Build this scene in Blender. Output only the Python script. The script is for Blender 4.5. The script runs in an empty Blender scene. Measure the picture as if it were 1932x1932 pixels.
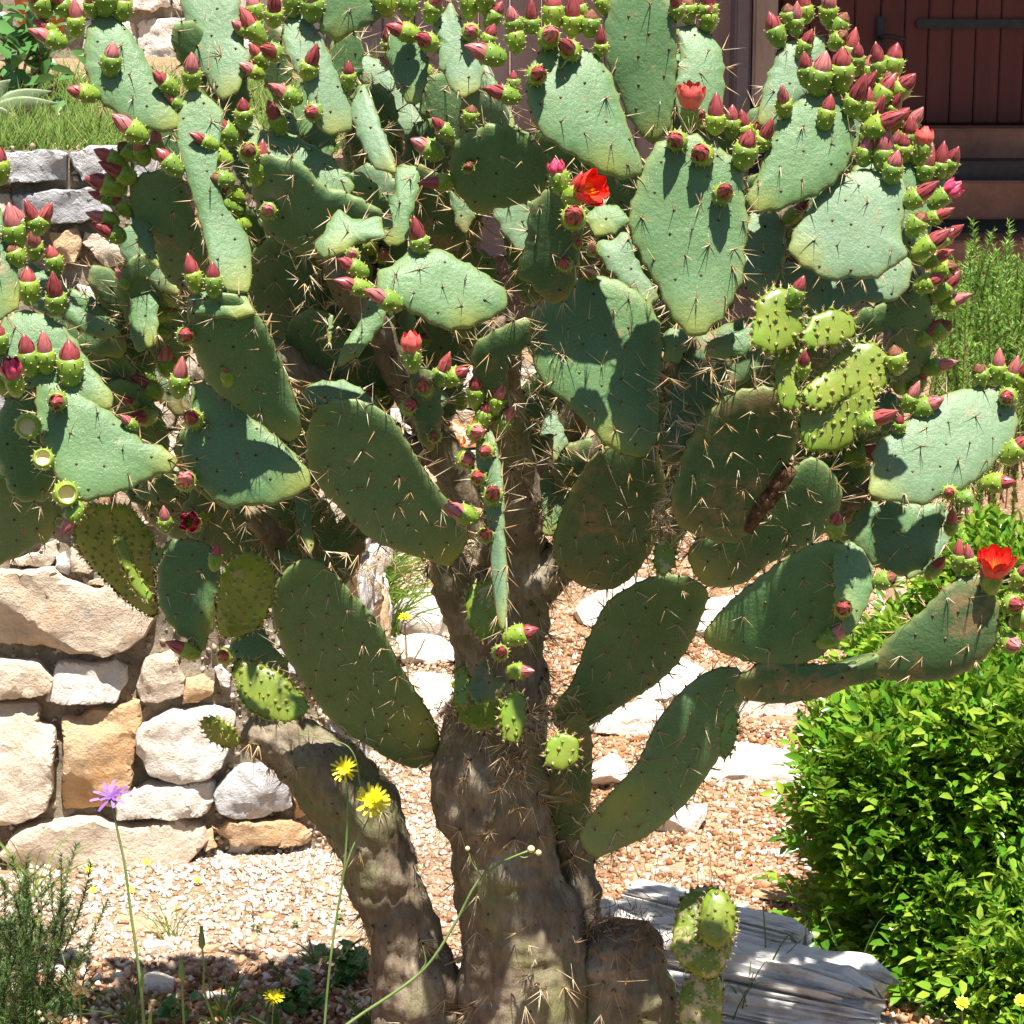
import bpy, bmesh, math, random
import numpy as np
from mathutils import Vector, Matrix, Quaternion, noise, geometry
random.seed(7); rng = np.random.default_rng(7)
R = math.radians
scene = bpy.context.scene
col = scene.collection

# ------------------------------------------------------------------ camera
CAM = Vector((0, -5.0, 2.29)); PITCH = R(12.7); FPX = 4712.0; HALF = 966.0
cd = bpy.data.cameras.new('camera'); cam = bpy.data.objects.new('camera', cd); col.objects.link(cam)
cam.location = CAM; cam.rotation_euler = (R(90) - PITCH, 0, 0)
cd.sensor_width = 36; cd.lens = FPX / (2 * HALF) * 36; cd.clip_end = 500; cd.clip_start = 0.05
scene.camera = cam
# ------------------------------------------------------------------ light
SUN = Vector((0.08, -0.29, 0.953)).normalized()       # towards the sun
w = bpy.data.worlds.new('World'); scene.world = w; w.use_nodes = True
nt = w.node_tree; bg = nt.nodes['Background']; sky = nt.nodes.new('ShaderNodeTexSky')
sky.sky_type = 'NISHITA'; sky.sun_disc = False
sky.sun_elevation = math.asin(SUN.z); sky.sun_rotation = math.atan2(SUN.x, SUN.y)
nt.links.new(sky.outputs[0], bg.inputs[0]); bg.inputs[1].default_value = 0.05
sl = bpy.data.lights.new('sun', 'SUN'); sl.energy = 5.0; sl.angle = R(0.53); sl.color = (1, .955, .88)
so = bpy.data.objects.new('sun', sl); col.objects.link(so); so.location = SUN * 20
so.rotation_euler = SUN.to_track_quat('Z', 'Y').to_euler()
vs = scene.view_settings; vs.view_transform = 'Standard'; vs.look = 'None'; vs.exposure = 1.28; vs.gamma = 1

# ------------------------------------------------------------------ helpers
FW = Vector((0, math.cos(PITCH), -math.sin(PITCH))); UPV = Vector((0, math.sin(PITCH), math.cos(PITCH)))
def ray(px, py):
    return FW + Vector((1, 0, 0)) * ((px - HALF) / FPX) + UPV * ((HALF - py) / FPX)
def at(px, py, Y):
    d = ray(px, py); return CAM + d * ((Y - CAM.y) / d.y)
def on_plane(px, py, p0, n):
    d = ray(px, py); return CAM + d * ((p0 - CAM).dot(n) / d.dot(n))
def mpp(Y): return (Y - CAM.y) / FPX * 1.0        # metres per picture unit at depth Y
def smooth01(a, b, x):
    t = min(1, max(0, (x - a) / (b - a))); return t * t * (3 - 2 * t)
def ground_z(x, y):
    z = 0.95 * smooth01(3.0, 6.0, y)
    z += .03 * noise.noise(Vector((x * .9, y * .9, 0))) + .012 * noise.noise(Vector((x * 4, y * 4, 3)))
    return z
def on_ground(px, py):
    d = ray(px, py); t = 3.0
    for _ in range(400):
        p = CAM + d * t
        if p.z <= ground_z(p.x, p.y): break
        t += .025
    return p
TAGS = {'A': (0, 0, .3367), 'B': (433.7, 0, .3367), 'C': (847.7, 0, .3367), 'D': (1281.4, 0, .3367),
        'E': (0, 591.4, .3367), 'F': (433.7, 591.4, .3367), 'G': (847.7, 591.4, .3367), 'H': (1281.4, 591.4, .3367),
        'W': (0, 985.7, .2551), 'V': (0, 1439.1, .2551), 'X': (690, 1035, .2041), 'Z': (0, 0, 1)}
def cv(tag, p):
    a, b, s = TAGS[tag]; return (a + p[0] * s, b + p[1] * s)

def root_loc(o):
    while o.parent: o = o.parent
    return o.location
def link(o, parent):
    col.objects.link(o)
    if parent: o.parent = parent
    return o
def mk(name, verts, faces, mats, parent=None, smooth=True, mi=None, stuff=False):
    me = bpy.data.meshes.new(name)
    if parent is not None:
        L = root_loc(parent); verts = [(v[0] - L.x, v[1] - L.y, v[2] - L.z) for v in verts]
    me.from_pydata([tuple(v) for v in verts], [], faces)
    for m in (mats if isinstance(mats, (list, tuple)) else [mats]): me.materials.append(m)
    if smooth: me.polygons.foreach_set('use_smooth', [True] * len(me.polygons))
    if mi is not None: me.polygons.foreach_set('material_index', mi)
    me.update()
    o = bpy.data.objects.new(name, me); link(o, parent)
    if stuff: o['kind'] = 'stuff'
    return o
def scatter(tv, tf, mats4):
    """numpy copies of a small template: tv (n,3), tf (m,k), mats4 (N,4,4) -> verts, faces"""
    tv = np.asarray(tv, float); tf = np.asarray(tf, int); M = np.asarray(mats4, float)
    V = np.einsum('nij,vj->nvi', M[:, :3, :3], tv) + M[:, None, :3, 3]
    F = tf[None] + (np.arange(len(M)) * len(tv))[:, None, None]
    return V.reshape(-1, 3), F.reshape(-1, tf.shape[1])
def mk_np(name, V, F, mats, parent=None, smooth=False, stuff=True, mi=None):
    me = bpy.data.meshes.new(name)
    if parent is not None: V = V - np.array(root_loc(parent))
    k = F.shape[1]
    me.vertices.add(len(V)); me.vertices.foreach_set('co', V.astype(np.float32).ravel())
    me.loops.add(F.size); me.loops.foreach_set('vertex_index', F.astype(np.int32).ravel())
    me.polygons.add(len(F)); me.polygons.foreach_set('loop_start', np.arange(0, F.size, k, dtype=np.int32))
    for m in (mats if isinstance(mats, (list, tuple)) else [mats]): me.materials.append(m)
    if mi is not None: me.polygons.foreach_set('material_index', mi)
    if smooth: me.polygons.foreach_set('use_smooth', np.ones(len(F), bool))
    me.update(calc_edges=True); me.validate()
    o = bpy.data.objects.new(name, me); link(o, parent)
    if stuff: o['kind'] = 'stuff'
    return o
def thing(name, label, cat, loc=(0, 0, 0), group=None):
    o = bpy.data.objects.new(name, None); col.objects.link(o); o.location = loc; o.empty_display_size = .05
    o['label'] = label; o['category'] = cat
    if group: o['group'] = group
    return o
def tag(o, label, cat, group=None):
    o['label'] = label; o['category'] = cat
    if group: o['group'] = group
    return o
def struct(o): o['kind'] = 'structure'; return o
def frame_of(d, roll=0):
    q = Vector(d).to_track_quat('Z', 'Y') @ Quaternion((0, 0, 1), roll); return q.to_matrix()
def m4(loc, rot3, s=1.0):
    M = np.eye(4); r = np.array(rot3); 
    M[:3, :3] = r * (np.array(s) if np.ndim(s) else s); M[:3, 3] = loc; return M

# ------------------------------------------------------------------ materials
def mat(name, build, rough=.6, spec=.35, **kw):
    m = bpy.data.materials.new(name); m.use_nodes = True; t = m.node_tree
    b = t.nodes['Principled BSDF']; b.inputs['Roughness'].default_value = rough
    b.inputs['Specular IOR Level'].default_value = spec
    class N: pass
    n = N(); n.t = t; n.b = b
    def node(kind, **k):
        x = t.nodes.new(kind)
        for a, v in k.items():
            if a.startswith('_'): setattr(x, a[1:], v)
        return x
    n.node = node
    co = t.nodes.new('ShaderNodeTexCoord'); n.obj = co.outputs['Object']
    def tex(scale, detail=4, rough=.6, vec=None):
        x = t.nodes.new('ShaderNodeTexNoise'); x.inputs['Scale'].default_value = scale
        x.inputs['Detail'].default_value = detail; x.inputs['Roughness'].default_value = rough
        t.links.new(vec or n.obj, x.inputs['Vector']); return x.outputs['Fac']
    def vor(scale, feature='F1', vec=None):
        x = t.nodes.new('ShaderNodeTexVoronoi'); x.feature = feature; x.inputs['Scale'].default_value = scale
        t.links.new(vec or n.obj, x.inputs['Vector']); return x.outputs['Distance']
    def ramp(src, stops, const=False):
        x = t.nodes.new('ShaderNodeValToRGB'); e = x.color_ramp.elements
        if const: x.color_ramp.interpolation = 'CONSTANT'
        while len(e) < len(stops): e.new(.5)
        for el, (p, c) in zip(e, stops):
            el.position = p; el.color = (c, c, c, 1) if not hasattr(c, '__len__') else (*c, 1)
        t.links.new(src, x.inputs[0]); return x.outputs[0]
    def mix(f, a, b_, mode='MIX'):
        x = t.nodes.new('ShaderNodeMix'); x.data_type = 'RGBA'; x.blend_type = mode
        if isinstance(f, (int, float)): x.inputs[0].default_value = f
        else: t.links.new(f, x.inputs[0])
        for i, v in ((6, a), (7, b_)):
            if hasattr(v, 'is_linked'): t.links.new(v, x.inputs[i])
            else: x.inputs[i].default_value = (*v, 1)
        return x.outputs[2]
    def bump(h, strength=.4, dist=.003):
        x = t.nodes.new('ShaderNodeBump'); x.inputs['Strength'].default_value = strength
        x.inputs['Distance'].default_value = dist; t.links.new(h, x.inputs['Height'])
        t.links.new(x.outputs[0], b.inputs['Normal']); return x
    def island():
        return t.nodes.new('ShaderNodeNewGeometry').outputs['Random Per Island']
    def rnd(): return t.nodes.new('ShaderNodeObjectInfo').outputs['Random']
    def attr(a):
        x = t.nodes.new('ShaderNodeAttribute'); x.attribute_name = a; return x.outputs['Fac']
    def mapv(scale):
        x = t.nodes.new('ShaderNodeMapping'); x.inputs['Scale'].default_value = scale; t.links.new(n.obj, x.inputs[0]); return x.outputs[0]
    n.tex, n.vor, n.ramp, n.mix, n.bump, n.island, n.rnd, n.attr, n.mapv = tex, vor, ramp, mix, bump, island, rnd, attr, mapv
    n.out = lambda c: t.links.new(c, b.inputs['Base Color'])
    n.link = lambda a, s: t.links.new(a, b.inputs[s])
    build(n)
    for k, v in kw.items(): b.inputs[k.replace('_', ' ')].default_value = v
    return m
def pad_build(c0, c1, c2, basec, scab):
    def f(n):
        a = n.ramp(n.tex(7, 3), [(.3, c0), (.7, c1)])
        a = n.mix(n.ramp(n.rnd(), [(0, 0.), (1, .6)]), a, c2)
        a = n.mix(n.ramp(n.tex(60, 2), [(.45, 0.), (.75, .35)]), a, c0)
        a = n.mix(n.ramp(n.tex(3.2, 5, .65), [(.42, 0.), (.62, .55)]), a, c0)
        a = n.mix(n.ramp(n.tex(240, 3, .6), [(.35, .35), (.6, 0.)]), a, (c0[0] * .55, c0[1] * .6, c0[2] * .6))
        a = n.mix(n.ramp(n.vor(46), [(.05, .5), (.10, 0.)]), a, (.20, .17, .05))
        # pale wax specks, brown flecks
        spk = n.mix(1., n.ramp(n.vor(190), [(.0, .8), (.12, .6), (.17, 0.)]), n.ramp(n.tex(18, 4, .7), [(.42, 0.), (.6, 1.)]), 'MULTIPLY')
        a = n.mix(spk, a, (.42, .48, .28))
        sc = n.ramp(n.tex(9, 6, .7), [(scab, 0.), (scab + .07, 1.)])
        sc2 = n.mix(n.ramp(n.tex(45, 3), [(.35, 0.), (.6, 1.)]), (.0, .0, .0), sc)
        a = n.mix(sc2, a, (.25, .17, .085))
        a = n.mix(n.ramp(n.attr('basef'), [(0., 0.), (1., .85)]), a, basec)
        a = n.mix(n.ramp(n.attr('rimf'), [(0., 0.), (1., .32)]), a, (.30, .33, .10))
        a = n.mix(n.ramp(n.tex(11, 8, .75), [(.64, 0.), (.67, .75)]), a, (.30, .23, .13))
        n.out(a)
        h = n.mix(.5, n.ramp(n.tex(120, 6, .7), [(0, 0.), (1, 1.)]), n.ramp(n.tex(20, 4), [(0, 0.), (1, 1.)]))
        n.bump(h, .7, .005)
        n.link(n.ramp(n.tex(25, 3), [(.3, .32), (.7, .50)]), 'Roughness')
    return f
M = {}
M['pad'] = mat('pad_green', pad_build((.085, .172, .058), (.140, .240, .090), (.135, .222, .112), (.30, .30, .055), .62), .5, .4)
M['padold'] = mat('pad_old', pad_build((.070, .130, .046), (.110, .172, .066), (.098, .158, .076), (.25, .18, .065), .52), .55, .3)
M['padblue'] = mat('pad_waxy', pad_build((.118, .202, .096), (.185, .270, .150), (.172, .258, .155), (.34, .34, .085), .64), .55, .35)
def young(n):
    a = n.ramp(n.tex(12, 3), [(.3, (.125, .185, .016)), (.7, (.225, .265, .035))])
    a = n.mix(n.ramp(n.tex(22, 5, .7), [(.62, 0.), (.68, .8)]), a, (.40, .31, .15))
    a = n.mix(n.ramp(n.attr('basef'), [(0., 0.), (1., .6)]), a, (.16, .33, .03))
    n.out(a); n.bump(n.tex(60, 3), .3, .003)
M['young'] = mat('pad_young', young, .32, .5, Subsurface_Weight=.25, Subsurface_Scale=.02)
M['youngold'] = mat('pad_young_scabbed', lambda n: (n.out(n.mix(n.ramp(n.tex(28, 6, .7), [(.50, 0.), (.56, .9)]), n.ramp(n.tex(12, 3), [(.3, (.11, .17, .010)), (.7, (.19, .25, .022))]), (.45, .36, .19))), n.bump(n.tex(50, 3), .4, .004)), .4, .45)
def bark(n):
    v = n.mapv((1, 1, .22))
    a = n.ramp(n.tex(9, 6, .65), [(.25, (.095, .070, .046)), (.5, (.23, .18, .125)), (.75, (.42, .36, .275))])
    a = n.mix(n.ramp(n.tex(70, 5, .7, v), [(.45, .0), (.65, .6)]), a, (.10, .06, .03))
    a = n.mix(n.ramp(n.tex(5, 4), [(.5, 0.), (.68, .6)]), a, (.17, .19, .06))
    a = n.mix(n.ramp(n.vor(34), [(.05, .9), (.16, 0.)]), a, (.035, .022, .014))
    n.out(a)
    h = n.mix(.55, n.ramp(n.tex(60, 6, .7, v), [(0, 0.), (1, 1.)]), n.ramp(n.tex(22, 5), [(0, 0.), (1, 1.)]))
    n.bump(h, 1., .012)
M['bark'] = mat('cactus_bark', bark, .85, .2)
M['spine'] = mat('spine', lambda n: n.out(n.ramp(n.island(), [(0, (.34, .19, .07)), (.5, (.52, .37, .19)), (1, (.70, .60, .45))])), .45, .4)
M['areole'] = mat('areole', lambda n: n.out(n.ramp(n.island(), [(0, (.05, .028, .018)), (1, (.20, .12, .06))])), .9, .1)
M['glochid'] = mat('glochid', lambda n: n.out(n.ramp(n.island(), [(0, (.55, .42, .16)), (1, (.75, .66, .38))])), .7, .2)
M['glochidred'] = mat('glochid_reddish', lambda n: n.out(n.ramp(n.island(), [(0, (.42, .17, .07)), (1, (.70, .48, .22))])), .6, .3)
M['ovary'] = mat('bud_green', lambda n: (n.out(n.mix(n.ramp(n.rnd(), [(0, 0.), (1, .8)]), n.ramp(n.tex(50, 2), [(.3, (.17, .27, .02)), (.7, (.28, .38, .045))]), (.13, .24, .035))), n.bump(n.tex(150, 2), .2, .002)), .33, .5, Subsurface_Weight=.15, Subsurface_Scale=.01)
M['budred'] = mat('bud_red', lambda n: n.out(n.mix(n.ramp(n.rnd(), [(0, 0.), (.75, .25), (1, 1.)]), n.ramp(n.tex(90, 2), [(.3, (.22, .034, .038)), (.7, (.36, .075, .078))]), (.46, .10, .09))), .35, .5)
M['budpink'] = mat('bud_pink', lambda n: n.out(n.mix(n.ramp(n.rnd(), [(0, 0.), (1, 1.)]), n.ramp(n.tex(90, 2), [(.3, (.34, .075, .08)), (.7, (.50, .15, .14))]), (.58, .20, .19))), .35, .5)
M['budry'] = mat('bud_dry', lambda n: n.out(n.ramp(n.tex(90, 3), [(.3, (.12, .05, .03)), (.7, (.34, .15, .08))])), .8, .2)
M['petal'] = mat('petal_scarlet', lambda n: n.out(n.ramp(n.tex(40, 2), [(.3, (.75, .018, .015)), (.7, (.85, .05, .03))])), .35, .4, Subsurface_Weight=.2, Subsurface_Scale=.01)
M['petalcoral'] = mat('petal_coral', lambda n: n.out(n.ramp(n.tex(60, 2), [(.3, (.72, .07, .075)), (.7, (.85, .20, .15))])), .3, .5)
M['petalmag'] = mat('petal_magenta', lambda n: n.out(n.ramp(n.tex(60, 2), [(.3, (.55, .02, .07)), (.7, (.75, .10, .20))])), .4, .4)
M['yellow'] = mat('petal_yellow', lambda n: n.out(n.ramp(n.island(), [(0, (.80, .60, .005)), (1, (.90, .76, .02))])), .5, .3)
M['purple'] = mat('petal_purple', lambda n: n.out(n.ramp(n.island(), [(0, (.15, .05, .25)), (1, (.30, .16, .40))])), .5, .3)
M['cork'] = mat('cork_scar', lambda n: (n.out(n.ramp(n.tex(60, 6, .8), [(.35, (.03, .016, .012)), (.55, (.17, .085, .045)), (.7, (.42, .28, .16))])), n.bump(n.tex(70, 5), 1, .01)), .9, .1)
M['stem'] = mat('weed_stem', lambda n: n.out(n.ramp(n.tex(20, 2), [(.3, (.12, .20, .05)), (.7, (.22, .30, .10))])), .5, .3)
M['drystem'] = mat('dry_stem', lambda n: n.out(n.ramp(n.tex(20, 2), [(.3, (.16, .10, .06)), (.7, (.32, .22, .13))])), .7, .2)
def stone_build(c0, c1, c2, stain):
    def f(n):
        a = n.ramp(n.tex(4, 6, .65), [(.3, c0), (.55, c1), (.8, c2)])
        a = n.mix(n.ramp(n.tex(6, 5, .7), [(.52, 0.), (.7, stain)]), a, (.50, .24, .075))
        a = n.mix(n.ramp(n.tex(22, 8, .8), [(.54, 0.), (.68, .6)]), a, (.28, .19, .12))
        a = n.mix(n.ramp(n.tex(9, 8, .75), [(.60, 0.), (.66, .5)]), a, (.30, .29, .27))
        a = n.mix(n.ramp(n.rnd(), [(0, 0.), (1, .35)]), a, c2)
        n.out(a)
        h = n.mix(.5, n.ramp(n.tex(16, 8, .7), [(0, 0.), (1, 1.)]), n.ramp(n.tex(75, 6, .7), [(0, 0.), (1, 1.)]))
        n.bump(h, 1., .02)
    return f
M['stone'] = mat('limestone', stone_build((.44, .32, .22), (.62, .51, .39), (.74, .66, .56), .6), .85, .2)
M['grit'] = mat('joint_grit', lambda n: n.out(n.ramp(n.island(), [(0, (.20, .13, .08)), (.6, (.40, .31, .22)), (1, (.58, .51, .42))])), .9, .1)
M['stoneor'] = mat('limestone_rusty', stone_build((.46, .25, .11), (.58, .39, .22), (.64, .52, .38), .9), .85, .2)
M['stonegrey'] = mat('limestone_grey', stone_build((.26, .26, .28), (.46, .45, .46), (.70, .67, .64), .1), .85, .2)
M['stonewhite'] = mat('limestone_white', stone_build((.60, .50, .40), (.74, .68, .60), (.80, .77, .72), .35), .8, .2)
M['mortar'] = mat('mortar', lambda n: (n.out(n.ramp(n.tex(35, 8, .8), [(.3, (.24, .17, .11)), (.5, (.46, .38, .28)), (.7, (.62, .56, .46))])), n.bump(n.tex(55, 8, .8), 1, .03)), .95, .1)
def soil(n):
    a = n.ramp(n.tex(3, 6), [(.35, (.22, .12, .065)), (.6, (.36, .25, .16))])
    a = n.mix(n.ramp(n.vor(70), [(.15, .6), (.4, 0.)]), a, (.45, .36, .27))
    n.out(a); n.bump(n.vor(80), 1, .01)
M['soil'] = mat('gravelly_soil', soil, .95, .1)
M['bounce_cut_sheet'] = mat('bounce_cut_sheet', lambda n: (n.out(n.ramp(n.tex(30, 6, .7), [(.3, (.025, .05, .012)), (.7, (.06, .10, .025))])), n.bump(n.tex(120, 5), 1, .02)), .9, .1)  # dark green of the added sheet that lowers ground bounce
def gravel(n):
    i = n.island()
    a = n.ramp(i, [(0, (.12, .05, .025)), (.25, (.28, .115, .05)), (.5, (.43, .22, .105)), (.75, (.50, .34, .21)), (1, (.68, .62, .54))])
    b = n.ramp(i, [(0, (.24, .15, .09)), (.25, (.46, .37, .28)), (.6, (.58, .52, .45)), (1, (.74, .70, .64))])
    a = n.mix(n.ramp(n.attr('pale'), [(0, 0.), (1, 1.)]), a, b)
    n.out(n.mix(n.ramp(n.tex(120, 3), [(.5, 0.), (.8, .4)]), a, (.40, .24, .13)))
M['gravel'] = mat('gravel', gravel, .85, .2)
def leafm(c0, c1, c2, rough=.3, spec=.5, tr=.3):
    def f(n):
        a = n.ramp(n.island(), [(0, c0), (.6, c1), (1, c2)]); n.out(a)
        tb = n.node('ShaderNodeBsdfTranslucent'); mx = n.node('ShaderNodeMixShader'); mx.inputs[0].default_value = tr
        n.t.links.new(n.mix(.5, a, c2), tb.inputs[0])
        n.t.links.new(n.b.outputs[0], mx.inputs[1]); n.t.links.new(tb.outputs[0], mx.inputs[2])
        n.t.links.new(mx.outputs[0], n.t.nodes['Material Output'].inputs[0])
    return f
M['bushleaf'] = mat('lentisk_leaf', leafm((.06, .18, .012), (.125, .32, .02), (.34, .46, .05), tr=.38), .22, .6)
M['rosemary'] = mat('rosemary_leaf', leafm((.18, .34, .06), (.30, .52, .10), (.50, .64, .20), tr=.45), .4, .35)
M['grass'] = mat('grass_blade', leafm((.10, .20, .03), (.19, .31, .05), (.36, .42, .13), tr=.4), .5, .3)
M['shrubleaf'] = mat('shrub_leaf', leafm((.04, .12, .03), (.08, .20, .05), (.16, .28, .09), tr=.2), .28, .5)
M['agave'] = mat('agave_leaf', lambda n: (n.out(n.ramp(n.tex(6, 3), [(.3, (.16, .22, .12)), (.7, (.30, .35, .20))])), n.bump(n.tex(30, 3), .3, .005)), .5, .3)
M['herb'] = mat('herb_leaf', leafm((.05, .11, .03), (.09, .17, .04), (.18, .26, .07), tr=.25), .45, .35)
M['twig'] = mat('bush_twig', lambda n: n.out(n.ramp(n.tex(15, 3), [(.3, (.10, .05, .035)), (.7, (.24, .12, .08))])), .7, .2)
def log_m(n):
    v = n.mapv((.16, 1, 1))
    a = n.ramp(n.tex(30, 7, .7, v), [(.25, (.14, .125, .115)), (.36, (.45, .44, .43)), (.5, (.70, .67, .63)), (.8, (.80, .77, .72))])
    a = n.mix(n.ramp(n.tex(7, 5, .7), [(.58, 0.), (.72, .8)]), a, (.36, .20, .11))
    n.out(a); n.bump(n.ramp(n.tex(42, 8, .75, v), [(0, 0.), (1, 1.)]), 1, .008)
M['log'] = mat('driftwood', log_m, .85, .2)
M['fibre'] = mat('dry_fibre', lambda n: n.out(n.ramp(n.island(), [(0, (.14, .075, .045)), (1, (.42, .30, .19))])), .85, .1)
M['doorwood'] = mat('door_wood', lambda n: (n.out(n.ramp(n.tex(14, 5, .6, n.mapv((1, 1, .1))), [(.3, (.075, .017, .013)), (.7, (.115, .027, .020))])), n.bump(n.tex(50, 4, .6, n.mapv((1, 1, .06))), .3, .004)), .5, .35)
M['iron_and_shade'] = mat('black_iron_and_shade', lambda n: n.out(n.ramp(n.tex(30, 3), [(.3, (.012, .012, .016)), (.7, (.03, .03, .036))])), .5, .4)  # door fittings; also blackens the boxes that stand in for shadow
M['postwood'] = mat('post_wood', lambda n: (n.out(n.ramp(n.tex(10, 6, .65, n.mapv((1, 1, .25))), [(.3, (.28, .19, .145)), (.7, (.48, .36, .29))])), n.bump(n.tex(30, 5, .6, n.mapv((1, 1, .15))), .5, .006)), .8, .2)
M['postgrey'] = mat('post_render', lambda n: (n.out(n.ramp(n.tex(10, 5), [(.3, (.19, .15, .155)), (.7, (.25, .205, .205))])), n.bump(n.tex(60, 5), .4, .004)), .85, .2)
M['panel'] = mat('brown_plank', lambda n: (n.out(n.ramp(n.tex(7, 5, .6, n.mapv((1, 1, .2))), [(.3, (.34, .22, .185)), (.7, (.50, .35, .30))])), n.bump(n.tex(30, 4, .6, n.mapv((1, 1, .1))), .4, .005)), .7, .3)
M['step'] = mat('brown_step_stone', lambda n: (n.out(n.mix(n.ramp(n.tex(14, 6, .75), [(.6, 0.), (.72, .5)]), n.ramp(n.tex(7, 6, .7), [(.3, (.16, .075, .05)), (.7, (.30, .15, .10))]), (.36, .24, .19))), n.bump(n.tex(40, 5), .4, .006)), .6, .35)
M['terracotta'] = mat('terracotta', lambda n: (n.out(n.ramp(n.tex(12, 4), [(.3, (.50, .11, .035)), (.7, (.66, .19, .07))])), n.bump(n.tex(50, 4), .3, .004)), .75, .2)
M['tile'] = mat('roof_tile', lambda n: n.out(n.ramp(n.tex(8, 4), [(.3, (.35, .14, .08)), (.7, (.48, .22, .13))])), .8, .2)

# ------------------------------------------------------------------ shapes
def catmull(pts, n):
    P = np.array(pts, float); k = len(P); out = []
    for i in range(k):
        p0, p1, p2, p3 = P[i - 1], P[i], P[(i + 1) % k], P[(i + 2) % k]
        for t in np.linspace(0, 1, 12, endpoint=False):
            out.append(.5 * ((2 * p1) + (-p0 + p2) * t + (2 * p0 - 5 * p1 + 4 * p2 - p3) * t * t + (-p0 + 3 * p1 - 3 * p2 + p3) * t ** 3))
    out = np.array(out); d = np.r_[0, np.cumsum(np.linalg.norm(np.diff(np.r_[out, out[:1]], axis=0), axis=1))]
    s = np.linspace(0, d[-1], n, endpoint=False); q = np.r_[out, out[:1]]
    return np.c_[np.interp(s, d, q[:, 0]), np.interp(s, d, q[:, 1])]
def tube(path, radii, seg=8, cap=True, lump=0, seed=0, lumpf=8):
    """swept tube, path list of Vector, radii list (float or (rx,ry))"""
    V = []; F = []; n = len(path)
    up = Vector((0, 1, 0))
    for i, p in enumerate(path):
        d = (path[min(i + 1, n - 1)] - path[max(i - 1, 0)]).normalized()
        if abs(d.dot(up)) > .95: up = Vector((1, 0, 0))
        x = up.cross(d).normalized(); y = d.cross(x).normalized(); up = y
        r = radii[i]; rx, ry = r if hasattr(r, '__len__') else (r, r)
        for k in range(seg):
            a = 2 * math.pi * k / seg; c = p + x * (rx * math.cos(a)) + y * (ry * math.sin(a))
            if lump:
                nv = (c - p).normalized(); c = c + nv * lump * (noise.noise(c * lumpf + Vector((seed, 0, 0))) + .5 * noise.noise(c * lumpf * 2.7))
            V.append(c)
    for i in range(n - 1):
        for k in range(seg):
            a = i * seg + k; b = i * seg + (k + 1) % seg; F.append((a, b, b + seg, a + seg))
    if cap:
        F.append(tuple(range(seg - 1, -1, -1))); F.append(tuple((n - 1) * seg + k for k in range(seg)))
    return V, F
def spl(pts, n):
    P = [Vector(p) for p in pts]; P = [P[0] * 2 - P[1]] + P + [P[-1] * 2 - P[-2]]; out = []
    m = len(P) - 3
    for j in range(n):
        u = j / (n - 1) * m; i = min(int(u), m - 1); t = u - i
        p0, p1, p2, p3 = P[i:i + 4]
        out.append(.5 * ((2 * p1) + (p2 - p0) * t + (2 * p0 - 5 * p1 + 4 * p2 - p3) * t * t + (3 * p1 - p0 - 3 * p2 + p3) * t ** 3))
    return out
def box(c, s):
    c = Vector(c); x, y, z = [v / 2 for v in s]
    V = [c + Vector((a * x, b * y, d * z)) for a in (-1, 1) for b in (-1, 1) for d in (-1, 1)]
    return V, [(0, 1, 3, 2), (4, 6, 7, 5), (0, 4, 5, 1), (2, 3, 7, 6), (0, 2, 6, 4), (1, 5, 7, 3)]
def bevbox(name, c, s, m, parent, bev=.006, lump=0):
    bm = bmesh.new(); bmesh.ops.create_cube(bm, size=1)
    for v in bm.verts: v.co = Vector((v.co.x * s[0], v.co.y * s[1], v.co.z * s[2])) + Vector(c)
    if lump: bmesh.ops.subdivide_edges(bm, edges=bm.edges[:], cuts=5, use_grid_fill=True)
    else: bmesh.ops.bevel(bm, geom=bm.edges[:], offset=bev, segments=2, affect='EDGES')
    V = [v.co.copy() for v in bm.verts]
    if lump: V = [v + Vector((noise.noise(v * 5), noise.noise(v * 5 + Vector((7, 0, 0))), noise.noise(v * 5 + Vector((0, 9, 0))))) * lump for v in V]
    bm.verts.index_update(); F = [tuple(v.index for v in f.verts) for f in bm.faces]; bm.free()
    return mk(name, V, F, m, parent, smooth=False)
CONE = (np.array([[1, 0, 0], [-.5, .866, 0], [-.5, -.866, 0], [.45, 0, .55], [-.225, .39, .55], [-.225, -.39, .55], [0, 0, 1]]),
        np.array([[0, 1, 4], [0, 4, 3], [1, 2, 5], [1, 5, 4], [2, 0, 3], [2, 3, 5], [3, 4, 6], [4, 5, 6], [5, 3, 6]]))
OCT = (np.array([[1, 0, 0], [-1, 0, 0], [0, 1, 0], [0, -1, 0], [0, 0, 1], [0, 0, -1.]]),
       np.array([[0, 2, 4], [2, 1, 4], [1, 3, 4], [3, 0, 4], [2, 0, 5], [1, 2, 5], [3, 1, 5], [0, 3, 5]]))
TUB = (np.array([[math.cos(k * 1.0472) * r, math.sin(k * 1.0472) * r, z] for r, z in ((1, -.25), (.72, .35), (.3, .85)) for k in range(6)] + [[0, 0, 1.]]),
       np.array([t for j in (0, 6) for k in range(6) for t in ((j + k, j + (k + 1) % 6, j + 6 + (k + 1) % 6), (j + k, j + 6 + (k + 1) % 6, j + 6 + k))] + [(12 + k, 12 + (k + 1) % 6, 18) for k in range(6)]))
def spine_mat(p, d, L, r): return m4(p, frame_of(d, random.random() * 6), (r, r, L))
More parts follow.
